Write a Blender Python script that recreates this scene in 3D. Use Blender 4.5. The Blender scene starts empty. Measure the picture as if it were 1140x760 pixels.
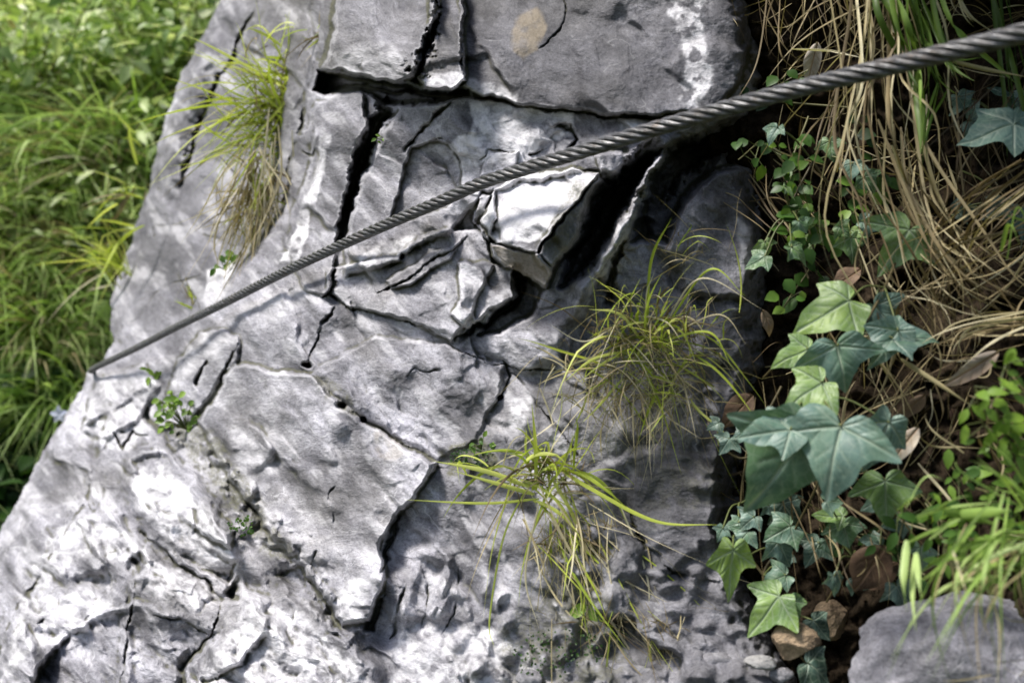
import bpy, math, random
import numpy as np
random.seed(4)
RNG = np.random.default_rng(11)
C = bpy.context.scene.collection
# ------------------------------------------------------------------ frame of reference
FPX, CU, CV, CZ = 1108.0, 570.0, 380.0, 1.5      # 35 mm lens, metres per unit depth; eye 1.5 m up
def P(u, v, d):
    u, v, d = np.broadcast_arrays(np.asarray(u, float), np.asarray(v, float), np.asarray(d, float))
    return np.stack([(u-CU)*d/FPX, d, CZ+(CV-v)*d/FPX], -1)

# ------------------------------------------------------------------ noise
def _h(ix, iy, s):
    n = (ix.astype(np.int64)*374761393 + iy.astype(np.int64)*668265263 + s*2147483647) & 0xffffffff
    n = ((n ^ (n >> 13))*1274126177) & 0xffffffff
    n = ((n ^ (n >> 16))*2246822519) & 0xffffffff
    return ((n ^ (n >> 15)) & 0xffffff)/float(0xffffff)
def perlin(x, y, s=0):
    ix, iy = np.floor(x), np.floor(y)
    fx, fy = x-ix, y-iy
    ux, uy = fx*fx*fx*(fx*(fx*6-15)+10), fy*fy*fy*(fy*(fy*6-15)+10)
    def g(dx, dy):
        a = _h(ix+dx, iy+dy, s)*2*np.pi
        return np.cos(a)*(fx-dx)+np.sin(a)*(fy-dy)
    return ((g(0,0)*(1-ux)+g(1,0)*ux)*(1-uy)+(g(0,1)*(1-ux)+g(1,1)*ux)*uy)*1.5
def fbm(x, y, o=4, s=0, gain=.5):
    r, a = 0, 1.
    for i in range(o):
        r = r+a*perlin(x, y, s+i*7); x = x*2.03+11.3; y = y*2.03+5.7; a *= gain
    return r
def ridged(x, y, o=3, s=0):
    r, a = 0, 1.
    for i in range(o):
        r = r+a*(1-np.abs(perlin(x, y, s+i*7))*2); x = x*2.1+3.3; y = y*2.1+9.7; a *= .5
    return r
def facets(x, y, s=0, slope=.5, jump=.5, k=14.):
    """angular chipped planes: every cell of a jittered grid is a little tilted plane, k = how crisp its edges are"""
    ix, iy = np.floor(x), np.floor(y); W = 0; S = 0
    for dx in (-1,0,1):
        for dy in (-1,0,1):
            cx, cy = ix+dx, iy+dy
            px = cx+.5+.8*(_h(cx,cy,s)-.5); py = cy+.5+.8*(_h(cx,cy,s+1)-.5)
            w = np.exp(-k*((x-px)**2+(y-py)**2))
            S = S+w*((_h(cx,cy,s+2)-.5)*2*slope*(x-px)+(_h(cx,cy,s+3)-.5)*2*slope*(y-py)+(_h(cx,cy,s+4)-.5)*jump); W = W+w
    return S/(W+1e-12)
def sst(a, b, x):
    t = np.clip((x-a)/(b-a), 0, 1); return t*t*(3-2*t)

def tps(pts):
    p = np.array([(a/400., b/400.) for a, b, _ in pts]); z = np.log([c for *_, c in pts])
    n = len(p)
    def k(r2): return .5*r2*np.log(r2+1e-9)
    A = np.zeros((n+3, n+3)); A[:n,:n] = k(((p[:,None]-p[None])**2).sum(-1))+np.eye(n)*2e-3
    A[:n,n] = 1; A[:n,n+1:] = p; A[n,:n] = 1; A[n+1:,:n] = p.T
    w = np.linalg.solve(A, np.r_[z, 0, 0, 0])
    def f(u, v):
        q = np.stack([u/400., v/400.], -1); out = w[n]+q[...,0]*w[n+1]+q[...,1]*w[n+2]
        for i in range(n):
            out = out+w[i]*k((q[...,0]-p[i,0])**2+(q[...,1]-p[i,1])**2)
        return out
    return f

# ------------------------------------------------------------------ materials
def nt(name):
    m = bpy.data.materials.new(name); m.use_nodes = True
    t = m.node_tree; t.nodes.clear()
    return m, t, t.nodes, t.links
def nd(t, typ, **k):
    n = t.nodes.new(typ)
    for a, b in k.items():
        if a.startswith('i_'): n.inputs[a[2:].replace('_', ' ')].default_value = b
        else: setattr(n, a, b)
    return n
def mixc(t, fac, a, b, mode='MIX'):
    n = t.nodes.new('ShaderNodeMix'); n.data_type = 'RGBA'; n.blend_type = mode
    for s, v in ((n.inputs[0], fac), (n.inputs[6], a), (n.inputs[7], b)):
        if isinstance(v, bpy.types.NodeSocket): t.links.new(v, s)
        else: s.default_value = v if not isinstance(v, tuple) else (*v, 1)[:4]
    return n.outputs[2]
def math_(t, op, a, b=0., clamp=False):
    n = t.nodes.new('ShaderNodeMath'); n.operation = op; n.use_clamp = clamp
    for s, v in zip(n.inputs, (a, b)):
        if isinstance(v, bpy.types.NodeSocket): t.links.new(v, s)
        else: s.default_value = v
    return n.outputs[0]
def noise(t, co, scale, detail=4, rough=.55, dist=0.):
    n = nd(t, 'ShaderNodeTexNoise', i_Scale=scale, i_Detail=detail, i_Roughness=rough, i_Distortion=dist)
    t.links.new(co, n.inputs['Vector']); return n.outputs['Fac']
def ramp(t, fac, stops):
    n = t.nodes.new('ShaderNodeValToRGB'); e = n.color_ramp.elements
    while len(e) < len(stops): e.new(.5)
    for x, (p, c) in zip(e, stops): x.position = p; x.color = (*c, 1)[:4]
    t.links.new(fac, n.inputs[0]); return n.outputs[0]
def attr(t, name): return nd(t, 'ShaderNodeAttribute', attribute_name=name)

def rock_material(name, base=(.30,.296,.322), use_attr=True, bumpk=1.):
    m, t, N, L = nt(name)
    tc = nd(t, 'ShaderNodeTexCoord').outputs['Object']; co = tc if not use_attr else attr(t, 'surface_map').outputs['Vector']
    mp = nd(t, 'ShaderNodeMapping'); L.new(co, mp.inputs[0]); mp.inputs['Rotation'].default_value = (0, 0, -.9) if use_attr else (0, .6, .2); mp.inputs['Scale'].default_value = (.6, 1, 1) if use_attr else (1, 1, .7)
    big = noise(t, co, 14, 6, .6, .3); med = noise(t, mp.outputs[0], 65, 8, .65, .4); fine = noise(t, co, 420, 5, .65); sp = noise(t, co, 1100, 3, .6)
    c = ramp(t, big, [(.3, tuple(x*.55 for x in base)), (.48, tuple(x*.92 for x in base)), (.7, tuple(x*1.5 for x in base))])
    stain = noise(t, co, 6, 5, .6, .6)
    c = mixc(t, ramp(t, stain, [(.5, (0,)*3), (.72, (.55,)*3)]), c, mixc(t, .5, c, (.20,.185,.125)))
    mp2 = nd(t, 'ShaderNodeMapping'); L.new(co, mp2.inputs[0]); mp2.inputs['Rotation'].default_value = (0, 0, -1.15) if use_attr else (0, -.75, .4); mp2.inputs['Scale'].default_value = (.35, 1., 1.) if use_attr else (1., 1., .4)
    strk = noise(t, mp2.outputs[0], 48, 7, .7, .8)
    c = mixc(t, .45, c, ramp(t, strk, [(.34, (.5,.5,.53)), (.5, (1,1,1)), (.66, (1.65,1.65,1.7))]), 'MULTIPLY')
    pit = noise(t, co, 210, 6, .7, .3)
    c = mixc(t, .5, c, ramp(t, pit, [(.33, (.45,.45,.46)), (.46, (1,1,1)), (.56, (1.05,1.05,1.05)), (.68, (1.5,1.5,1.52))]), 'MULTIPLY')
    lich = math_(t, 'MULTIPLY', math_(t, 'GREATER_THAN', noise(t, co, 130, 3, .5), .66), math_(t, 'GREATER_THAN', big, .47))
    c = mixc(t, math_(t, 'MULTIPLY', lich, .35), c, (.09,.09,.085))
    c = mixc(t, .6, c, ramp(t, med, [(.32, (.46,.46,.5)), (.5, (1,1,1)), (.68, (1.5,1.5,1.5))]), 'MULTIPLY')
    c = mixc(t, .45, c, ramp(t, fine, [(.32, (.6,.6,.61)), (.48, (1,1,1)), (.66, (1.3,1.3,1.29))]), 'MULTIPLY')
    c = mixc(t, .25, c, ramp(t, sp, [(.36, (.4,.4,.4)), (.47, (1,1,1)), (.68, (1.4,1.4,1.4))]), 'MULTIPLY')
    # thin calcite veins
    vo = nd(t, 'ShaderNodeTexVoronoi', feature='DISTANCE_TO_EDGE', i_Scale=9.); 
    wv = nd(t, 'ShaderNodeVectorMath', operation='ADD')
    wn = nd(t, 'ShaderNodeTexNoise', i_Scale=20., i_Detail=3.); L.new(mp.outputs[0], wn.inputs['Vector'])
    sc = nd(t, 'ShaderNodeVectorMath', operation='SCALE'); sc.inputs['Scale'].default_value = .12; L.new(wn.outputs['Color'], sc.inputs[0])
    L.new(mp.outputs[0], wv.inputs[0]); L.new(sc.outputs[0], wv.inputs[1]); L.new(wv.outputs[0], vo.inputs['Vector'])
    vein = math_(t, 'MULTIPLY', math_(t, 'LESS_THAN', vo.outputs['Distance'], .006), math_(t, 'GREATER_THAN', big, .5))
    c = mixc(t, math_(t, 'MULTIPLY', vein, .45), c, (.6,.6,.62))
    if use_attr:
        a = attr(t, 'mask'); s = nd(t, 'ShaderNodeSeparateColor'); L.new(a.outputs['Color'], s.inputs[0])
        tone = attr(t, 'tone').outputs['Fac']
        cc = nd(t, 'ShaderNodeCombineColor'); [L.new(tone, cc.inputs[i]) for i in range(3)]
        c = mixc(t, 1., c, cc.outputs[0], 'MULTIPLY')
        wh = math_(t, 'MULTIPLY', s.outputs[0], ramp(t, math_(t, 'MULTIPLY', math_(t, 'ADD', med, strk), .5), [(.36, (.12,)*3), (.54, (1,)*3)]), True)
        c = mixc(t, wh, c, mixc(t, fine, (.66,.65,.69), (.93,.92,.94)))
        mo = math_(t, 'MULTIPLY', s.outputs[1], ramp(t, fine, [(.4, (.25,)*3), (.55, (1,)*3)]), True)
        c = mixc(t, mo, c, mixc(t, med, (.055,.06,.025), (.17,.165,.085)))
        c = mixc(t, s.outputs[2], c, mixc(t, fine, (.2,.16,.1), (.42,.35,.25)))
    b = nd(t, 'ShaderNodeBsdfPrincipled', i_Roughness=.78); b.inputs['Specular IOR Level'].default_value = .3
    L.new(c, b.inputs['Base Color'])
    hh = math_(t, 'ADD', math_(t, 'MULTIPLY', math_(t, 'ADD', med, strk), 1.5), math_(t, 'ADD', math_(t, 'MULTIPLY', math_(t, 'ADD', fine, pit), .45), math_(t, 'MULTIPLY', sp, .12)))
    bp = nd(t, 'ShaderNodeBump', i_Strength=.75, i_Distance=.0019*bumpk); L.new(hh, bp.inputs['Height']); L.new(bp.outputs[0], b.inputs['Normal'])
    o = nd(t, 'ShaderNodeOutputMaterial'); L.new(b.outputs[0], o.inputs[0])
    return m
def soil_material(name, a=(.014,.01,.007), b_=(.085,.062,.04), sc=60):
    m, t, N, L = nt(name)
    co = nd(t, 'ShaderNodeTexCoord').outputs['Object']
    n1 = noise(t, co, sc, 8, .7); n2 = noise(t, co, sc*6, 4, .7)
    c = ramp(t, math_(t, 'MULTIPLY', math_(t, 'ADD', n1, n2), .5), [(.38, a), (.62, b_)])
    b = nd(t, 'ShaderNodeBsdfPrincipled', i_Roughness=.95); b.inputs['Specular IOR Level'].default_value = .1; L.new(c, b.inputs['Base Color'])
    bp = nd(t, 'ShaderNodeBump', i_Strength=.9, i_Distance=.006); L.new(n1, bp.inputs['Height']); L.new(bp.outputs[0], b.inputs['Normal'])
    o = nd(t, 'ShaderNodeOutputMaterial'); L.new(b.outputs[0], o.inputs[0]); return m
def leaf_material(name, stops, vein=None, rough=.45, trans=.3, spec=.4, mott=(40, .5), bump=.0006):
    """colour by the 'tint' attribute, mottled; light passes through the blade"""
    m, t, N, L = nt(name)
    co = nd(t, 'ShaderNodeTexCoord').outputs['Object']
    c = ramp(t, attr(t, 'tint').outputs['Fac'], stops)
    n1 = noise(t, co, mott[0], 4, .6)
    c = mixc(t, mott[1], c, ramp(t, n1, [(.3, (.5,.55,.5)), (.5, (1,1,1)), (.72, (1.5,1.42,1.25))]), 'MULTIPLY')
    hgt = n1
    if vein:
        va = attr(t, 'vein').outputs['Fac']
        net = nd(t, 'ShaderNodeTexVoronoi', feature='DISTANCE_TO_EDGE', i_Scale=170.); L.new(co, net.inputs['Vector'])
        ne = ramp(t, net.outputs['Distance'], [(0., (1,)*3), (.09, (0,)*3)])
        c = mixc(t, math_(t, 'MULTIPLY', ne, .22), c, vein)
        c = mixc(t, math_(t, 'MULTIPLY', va, .8), c, vein)
        hgt = math_(t, 'SUBTRACT', math_(t, 'MULTIPLY', n1, .5), va)
    b = nd(t, 'ShaderNodeBsdfPrincipled', i_Roughness=rough); b.inputs['Specular IOR Level'].default_value = spec; L.new(c, b.inputs['Base Color'])
    bp = nd(t, 'ShaderNodeBump', i_Strength=.6, i_Distance=bump); L.new(hgt, bp.inputs['Height']); L.new(bp.outputs[0], b.inputs['Normal'])
    tr = nd(t, 'ShaderNodeBsdfTranslucent'); L.new(mixc(t, 1., c, (1.15,1.2,.7), 'MULTIPLY'), tr.inputs[0])
    mx = nd(t, 'ShaderNodeMixShader'); mx.inputs[0].default_value = trans; L.new(b.outputs[0], mx.inputs[1]); L.new(tr.outputs[0], mx.inputs[2])
    o = nd(t, 'ShaderNodeOutputMaterial'); L.new(mx.outputs[0], o.inputs[0]); return m

M_ROCK = rock_material('limestone')
M_STONE = rock_material('boulder_stone', (.27,.265,.28), False)
M_SOIL = soil_material('dark_soil')
M_HILL = soil_material('hillside_earth', (.012,.018,.006), (.04,.055,.018), 14)
M_TAN = rock_material('tan_stone', (.34,.25,.16), False)
GREEN = [(0., (.03,.07,.014)), (.35, (.14,.23,.035)), (.7, (.36,.53,.13)), (1., (.68,.8,.38))]
M_GRASS = leaf_material('fresh_grass', GREEN, trans=.35, mott=(60, .3))
M_TUFT = leaf_material('rock_grass', [(0., (.05,.1,.014)), (.3, (.2,.3,.035)), (.7, (.52,.62,.08)), (1., (.78,.82,.24))], trans=.35, mott=(60, .3))
M_STRAW = leaf_material('dry_grass', [(0., (.07,.045,.025)), (.4, (.2,.15,.075)), (.75, (.47,.4,.22)), (1., (.74,.68,.48))], trans=.2, mott=(60, .4), rough=.6)
M_IVY = leaf_material('ivy_leaf', [(0., (.016,.04,.02)), (.38, (.15,.25,.21)), (.6, (.11,.21,.09)), (1., (.27,.4,.08))], vein=(.42,.5,.38), rough=.46, trans=.2, spec=.55, mott=(55, .55))  # blue-grey stop puts sky sheen into the leaf colour
M_HERB = leaf_material('herb_leaf', [(0., (.02,.05,.012)), (.5, (.07,.16,.025)), (1., (.24,.38,.05))], rough=.45, trans=.3, mott=(90, .4))
M_BUSH = leaf_material('bush_leaf', [(0., (.03,.07,.02)), (.35, (.17,.28,.07)), (.7, (.45,.58,.19)), (1., (.78,.82,.55))], rough=.45, trans=.35, mott=(8, .5))
M_DEAD = leaf_material('dead_leaf', [(0., (.06,.035,.025)), (.4, (.14,.09,.06)), (.75, (.33,.24,.17)), (1., (.46,.42,.36))], vein=(.3,.2,.12), rough=.7, trans=.1, spec=.2, mott=(70, .7))
M_STEM = leaf_material('woody_stem', [(0., (.05,.035,.02)), (.5, (.12,.1,.04)), (1., (.12,.17,.05))], trans=0., mott=(60, .5))
M_FLOWER = leaf_material('pale_petal', [(0., (.45,.5,.75)), (1., (.75,.78,.9))], trans=.3, mott=(40, .2))
def steel():
    m, t, N, L = nt('galvanised_steel')
    co = nd(t, 'ShaderNodeTexCoord').outputs['Object']
    w = attr(t, 'wire').outputs['Fac']
    n1 = noise(t, co, 160, 5, .6); n2 = noise(t, co, 900, 3, .6)
    c = ramp(t, n1, [(.3, (.075,.07,.065)), (.5, (.15,.15,.152)), (.72, (.26,.26,.27))])
    n3 = noise(t, co, 45, 4, .7); c = mixc(t, ramp(t, n3, [(.56, (0,)*3), (.72, (.5,)*3)]), c, (.13,.085,.05))
    c = mixc(t, math_(t, 'MULTIPLY', attr(t, 'groove').outputs['Fac'], .9), c, (.012,.011,.01))
    c = mixc(t, .5, c, ramp(t, n2, [(.35, (.5,.48,.45)), (.5, (1,1,1))]), 'MULTIPLY')
    b = nd(t, 'ShaderNodeBsdfPrincipled', i_Roughness=.42, i_Metallic=.6); L.new(c, b.inputs['Base Color'])
    s = math_(t, 'SINE', math_(t, 'MULTIPLY', w, 2*math.pi*9))
    bp = nd(t, 'ShaderNodeBump', i_Strength=.35, i_Distance=.0004); L.new(math_(t, 'ADD', s, n2), bp.inputs['Height']); L.new(bp.outputs[0], b.inputs['Normal'])
    o = nd(t, 'ShaderNodeOutputMaterial'); L.new(b.outputs[0], o.inputs[0]); return m
M_STEEL = steel()

# ------------------------------------------------------------------ object helpers
def tag(o, label=None, cat=None, group=None, kind=None):
    if label: o['label'] = label
    if cat: o['category'] = cat
    if group: o['group'] = group
    if kind: o['kind'] = kind
    return o
def empty(name, loc, label=None, cat=None, group=None):
    o = bpy.data.objects.new(name, None); C.objects.link(o); o.location = [float(x) for x in loc]; o.empty_display_size = .02
    return tag(o, label, cat, group)
def mesh(name, V, Fq, mat, parent=None, attrs=None, smooth=True):
    me = bpy.data.meshes.new(name); V = np.asarray(V, np.float32).reshape(-1, 3)
    if parent is not None: V = V-np.array(parent.location, np.float32)
    Fq = np.asarray(Fq, np.int32); k = Fq.shape[1]
    me.vertices.add(len(V)); me.vertices.foreach_set('co', V.ravel())
    me.loops.add(Fq.size); me.loops.foreach_set('vertex_index', Fq.ravel())
    me.polygons.add(len(Fq)); me.polygons.foreach_set('loop_start', np.arange(0, Fq.size, k, dtype=np.int32))
    me.polygons.foreach_set('use_smooth', np.full(len(Fq), smooth))
    me.update(calc_edges=True); me.validate()
    for n, a in (attrs or {}).items():
        a = np.asarray(a, np.float32)
        if a.ndim == 1: me.attributes.new(n, 'FLOAT', 'POINT').data.foreach_set('value', a)
        else:
            at = me.attributes.new(n, 'FLOAT_COLOR', 'POINT'); at.data.foreach_set('color', np.c_[a, np.ones(len(a))].astype(np.float32).ravel())
    me.materials.append(mat)
    o = bpy.data.objects.new(name, me); C.objects.link(o)
    if parent is not None: o.parent = parent
    return o
def nrm(a): return a/(np.linalg.norm(a, axis=-1, keepdims=True)+1e-12)

class Bag:
    """collects blades, stems and leaves of one part"""
    def __init__(s): s.V = []; s.F = []; s.T = []; s.n = 0
    def add(s, V, F, T):
        s.V.append(V.reshape(-1, 3)); s.F.append(F+s.n); s.T.append(np.broadcast_to(T, (len(V.reshape(-1, 3)),))); s.n += len(V.reshape(-1, 3))
    def blade(s, path, w, tint, side=None, fold=.35):
        path = np.asarray(path, float); k = len(path); tan = nrm(np.gradient(path, axis=0))
        if side is None: side = np.array([random.uniform(-1,1), random.uniform(-.6,.2), random.uniform(-1,1)])
        sd = nrm(np.cross(tan, side)); up = nrm(np.cross(sd, tan))
        ts = np.linspace(0, 1, k); ww = w*np.minimum(1, (1-ts)*2.2+.02)*np.minimum(1, .55+ts*3)
        V = np.stack([path-sd*ww[:,None]/2, path+up*(ww*fold)[:,None]/2, path+sd*ww[:,None]/2], 1)
        i = np.arange(k-1)[:,None]*3
        F = np.concatenate([i+np.array([[0,1,4,3]]), i+np.array([[1,2,5,4]])])
        s.add(V, F, tint)
    def tube(s, path, r0, r1, tint, sides=5):
        path = np.asarray(path, float); k = len(path); tan = nrm(np.gradient(path, axis=0))
        a = nrm(np.cross(tan, np.array([.3,.5,.81]))); b = np.cross(tan, a)
        r = np.linspace(r0, r1, k)[:,None,None]; th = np.linspace(0, 2*np.pi, sides, endpoint=False)
        V = path[:,None]+r*(a[:,None]*np.cos(th)[None,:,None]+b[:,None]*np.sin(th)[None,:,None])
        i = (np.arange(k-1)*sides)[:,None]; j = np.arange(sides)[None]; j2 = (j+1) % sides
        F = np.stack([i+j, i+j2, i+j2+sides, i+j+sides], -1).reshape(-1, 4)
        s.add(V, F, tint)
    def leaf(s, p, dirv, nv, L, W, tint, cup=.15, droop=.25):
        """pointed oval leaf, 5 rows of 3"""
        d = nrm(np.asarray(dirv, float)); n = nrm(np.asarray(nv, float)-np.dot(nv, d)*d); x = np.cross(d, n)
        ts = np.array([0, .22, .5, .78, 1.]); ws = np.array([.03, .42, .5, .3, .01])
        V = []
        for t_, w_ in zip(ts, ws):
            c = p+d*L*t_-n*L*droop*t_*t_
            V += [c-x*W*w_+n*W*w_*cup*2, c, c+x*W*w_+n*W*w_*cup*2]
        i = np.arange(4)[:,None]*3
        F = np.concatenate([i+np.array([[0,1,4,3]]), i+np.array([[1,2,5,4]])])
        s.add(np.array(V), F, tint)
    def build(s, name, mat, parent=None):
        if not s.V: return None
        return mesh(name, np.concatenate(s.V), np.concatenate(s.F), mat, parent, {'tint': np.concatenate(s.T)})

def spl(pts, n):
    """smooth curve through points (Catmull-Rom)"""
    p = np.asarray(pts, float); p = np.vstack([2*p[0]-p[1], p, 2*p[-1]-p[-2]]); m = len(p)-3
    out = []
    for t_ in np.linspace(0, m-1e-6, n):
        i = int(t_); f = t_-i; a, b, c, d = p[i:i+4]
        out.append(.5*((2*b)+(-a+c)*f+(2*a-5*b+4*c-d)*f*f+(-a+3*b-3*c+d)*f**3))
    return np.array(out)

# ------------------------------------------------------------------ ROCK FACE (height field in true depth, metres)
def axis(lo, a, b, hi):
    mid = list(np.arange(a, b+.01, 1.))
    L, x, s = [], a, 1.
    while x > lo: s *= 1.12; x -= s; L.append(x)
    R, x, s = [], b, 1.
    while x < hi: s *= 1.12; x += s; R.append(x)
    return np.array(L[::-1]+mid+R)
UA = axis(-260, -12, 884, 890); VA = axis(-300, -12, 774, 2300)
U, V = np.meshgrid(UA, VA)
Uc = np.clip(U, -90, 884); Vc = np.clip(V, -40, 800)
CP = [(105,412,2.08),(150,402,1.88),(250,345,1.475),(330,310,1.255),(430,262,1.12),(540,212,1.0),(640,185,.925),(750,140,.90),(830,120,.92),
 (250,0,2.4),(372,40,1.36),(360,150,1.34),(300,200,1.72),(300,60,1.9),(200,200,2.4),(150,330,2.35),(500,40,1.07),(700,60,.93),(820,40,.92),(330,250,1.42),(205,90,2.55),
 (220,470,1.5),(170,440,1.75),(120,520,1.62),(60,620,1.5),(0,720,1.4),(150,700,1.22),(300,600,1.12),(300,740,1.0),(450,500,.99),(450,740,.89),(600,400,.92),(600,560,.87),
 (600,740,.81),(750,300,.89),(750,500,.85),(750,740,.78),(850,740,.77),(-80,800,1.35),(850,400,.87),(870,200,.97),(30,560,1.85),(0,610,1.78),(-60,720,1.62),(90,450,1.98)]
base_f = tps(CP)
lo_u, lo_v = np.arange(-100, 896, 8.), np.arange(-48, 809, 8.)
gu, gv = np.meshgrid(lo_u, lo_v); gb = base_f(gu, gv)
def bil(grid, u, v):
    x = (u-lo_u[0])/8; y = (v-lo_v[0])/8
    x0 = np.clip(x.astype(int), 0, len(lo_u)-2); y0 = np.clip(y.astype(int), 0, len(lo_v)-2); fx, fy = x-x0, y-y0
    return (grid[y0,x0]*(1-fx)+grid[y0,x0+1]*fx)*(1-fy)+(grid[y0+1,x0]*(1-fx)+grid[y0+1,x0+1]*fx)*fy
B = bil(gb, Uc, Vc)
# warped coordinates: nothing follows a ruler
UW = U+5*fbm(U/45, V/45, 3, 1)+.8*fbm(U/9, V/9, 3, 5); VW = V+5*fbm(U/45, V/45, 3, 2)+.8*fbm(U/9, V/9, 3, 6)
H = np.zeros(U.shape); TONE = np.ones(U.shape); WH = np.zeros(U.shape); MO = np.zeros(U.shape); TN = np.zeros(U.shape)
def win(pts, pad):
    p = np.asarray(pts, float)
    i0, i1 = np.searchsorted(VA, [p[:,1].min()-pad, p[:,1].max()+pad]); j0, j1 = np.searchsorted(UA, [p[:,0].min()-pad, p[:,0].max()+pad])
    return slice(i0, i1), slice(j0, j1)
def pdist(u, v, pts, closed=False):
    p = np.asarray(pts, float); n = len(p); best = np.full(u.shape, 1e9); par = np.zeros(u.shape); cnt = np.zeros(u.shape, bool)
    segs = n if closed else n-1
    for i in range(segs):
        a, b = p[i], p[(i+1) % n]; e = b-a; l2 = (e**2).sum()+1e-9
        t_ = np.clip(((u-a[0])*e[0]+(v-a[1])*e[1])/l2, 0, 1)
        d = (u-a[0]-t_*e[0])**2+(v-a[1]-t_*e[1])**2
        m = d < best; best = np.where(m, d, best); par = np.where(m, (i+t_)/segs, par)
        if closed:
            c = (a[1] > v) != (b[1] > v)
            cnt ^= c & (u < e[0]*(v-a[1])/(e[1] if abs(e[1]) > 1e-9 else 1e-9)+a[0])
    return np.sqrt(best), par, cnt
def poly(pts, soft, off=0.):
    w = win(pts, soft+14); d, _, ins = pdist(UW[w], VW[w], pts, True)
    return w, sst(-soft*.5, soft*.5, np.where(ins, d, -d)+off)
LS, BS = 1.7, 1.9
def lift(pts, h, soft=4, gx=0., gy=0., c=None):
    """raise a block; gx, gy tilt its face"""
    w, m = poly(pts, soft); c = c or np.mean(pts, axis=0)
    H[w] += m*(LS*h+gx*(U[w]-c[0])+gy*(V[w]-c[1]))
def crack(pts, w0, w1, depth, vary=.9, sharp=1.3, step=.2):
    w = win(pts, 45); d, par, _ = pdist(UW[w], VW[w], pts)
    p = np.asarray(pts, float); e = p[-1]-p[0]; e = e/np.hypot(*e); nx, ny = e[1], -e[0]
    if ny > 0 or (abs(ny) < .25 and nx > 0): nx, ny = -nx, -ny                 # the upper (left) lip stands proud
    i = np.clip((par*(len(p)-1)).astype(int), 0, len(p)-2); fr = par*(len(p)-1)-i; q = p[i]+(p[i+1]-p[i])*fr[...,None]
    sg = np.tanh(((UW[w]-q[...,0])*nx+(VW[w]-q[...,1])*ny)/1.5)
    endf = np.minimum(1, np.minimum(par, 1-par)*6+.02)
    wd = np.maximum((w0+(w1-w0)*par)*(.62 if depth < 50 else 1.)*(1+vary*fbm(U[w]/16, V[w]/16, 3, 31+int(p[0,0]) % 50)+(.5 if w0 < 4 else .12)*fbm(U[w]/5, V[w]/5, 2, 3)), .25)
    H[w] -= depth*np.exp(-(d/wd)**(2*sharp))*endf*(np.clip(.75+1.1*fbm(U[w]/24, V[w]/24, 2, 77), .05, 1.2) if depth < 25 else 1)
    H[w] += step*min(depth, 22)*sg*endf*np.exp(-(d/22)**2)
def ridge(pts, width, h):
    w = win(pts, width*3); d, par, _ = pdist(UW[w], VW[w], pts)
    H[w] += 1.7*h*np.exp(-(d/width)**2)*np.minimum(1, np.minimum(par, 1-par)*5+.1)
def paint(A, pts, val, soft=8, nz=.6, sc=14, s=40):
    w, m = poly(pts, soft); n = fbm(U[w]/sc, V[w]/sc, 4, s); m = np.clip(m*(1+nz*n*1.6), 0, 1) if nz else m
    A[w] = A[w]*(1-m)+val*m
def blob(cu, cv, ru, rv, h, ang=0.):
    a = math.radians(ang); w = win([(cu-2.5*max(ru,rv), cv-2.5*max(ru,rv)), (cu+2.5*max(ru,rv), cv+2.5*max(ru,rv))], 2)
    x, y = UW[w]-cu, VW[w]-cv; X = (x*math.cos(a)+y*math.sin(a))/ru; Y = (-x*math.sin(a)+y*math.cos(a))/rv
    H[w] += BS*h*np.exp(-(X*X+Y*Y)**1.4)

# strata and chipped facets
th = math.radians(52); SA = U*math.cos(th)+V*math.sin(th); SB = -U*math.sin(th)+V*math.cos(th)
wx, wy = 14*fbm(U/60, V/60, 3, 91), 14*fbm(U/60, V/60, 3, 92)
f1 = facets((SA+wx)/120, (SB+wy)/66, 100, .9, .35, 16)
f2 = facets((SA+wx)/46, (SB+wy)/27, 120, .9, .3, 22)
f3 = facets((SA+wx*.7)/17, (SB+wy*.7)/10, 140, .9, .3, 22)
rough = .45+.55*sst(-.15, .5, fbm(U/140, V/140, 2, 77))
w, m = poly([(-60,800),(0,640),(60,560),(105,420),(190,430),(220,490),(330,600),(400,690),(450,800)], 40); RG = np.zeros(U.shape); RG[w] = m
rough = np.maximum(rough, RG)
# quiet, smoother areas
for pts in ([(225,470),(270,400),(345,415),(470,510),(440,570),(400,690),(340,620)], [(515,0),(820,0),(815,100),(690,128),(530,105)], [(690,480),(830,480),(860,740),(700,640)], [(245,0),(340,0),(330,230),(230,340),(130,360),(170,200)]):
    w, m = poly(pts, 30); rough[w] *= 1-.6*m
H += (.35+rough)*(36*f1)+rough*(11*f2+2.2*f3)
H += 16*fbm(U/110, V/110, 3, 10)+(.25+rough)*5.5*fbm(SA/60, SB/26, 5, 20, .45)+.5*fbm(U/6, V/6, 3, 30)
H += RG*(11*ridged((SA+.8*wx)/130, (SB+.8*wy)/50, 3, 55)+9*fbm(U/40, V/40, 5, 66, .46))

# --- upper-left far slab
ridge([(258,-10),(228,60),(205,120),(188,180),(176,240)], 15, 30)
crack([(292,-5),(262,50),(232,105),(214,165),(200,215)], 2.5, 6, 22)
crack([(150,245),(200,252),(240,266),(292,283)], 1.2, 1.2, 7)
crack([(170,250),(172,262)], 4, 3, 12, 0)
lift([(300,-20),(345,-20),(350,60),(330,120),(300,100),(290,40)], 8, 8)
crack([(130,372),(180,320),(232,300)], 1.4, 2, 7)
crack([(195,300),(218,330),(226,352)], 2, 1.5, 7)
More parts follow.
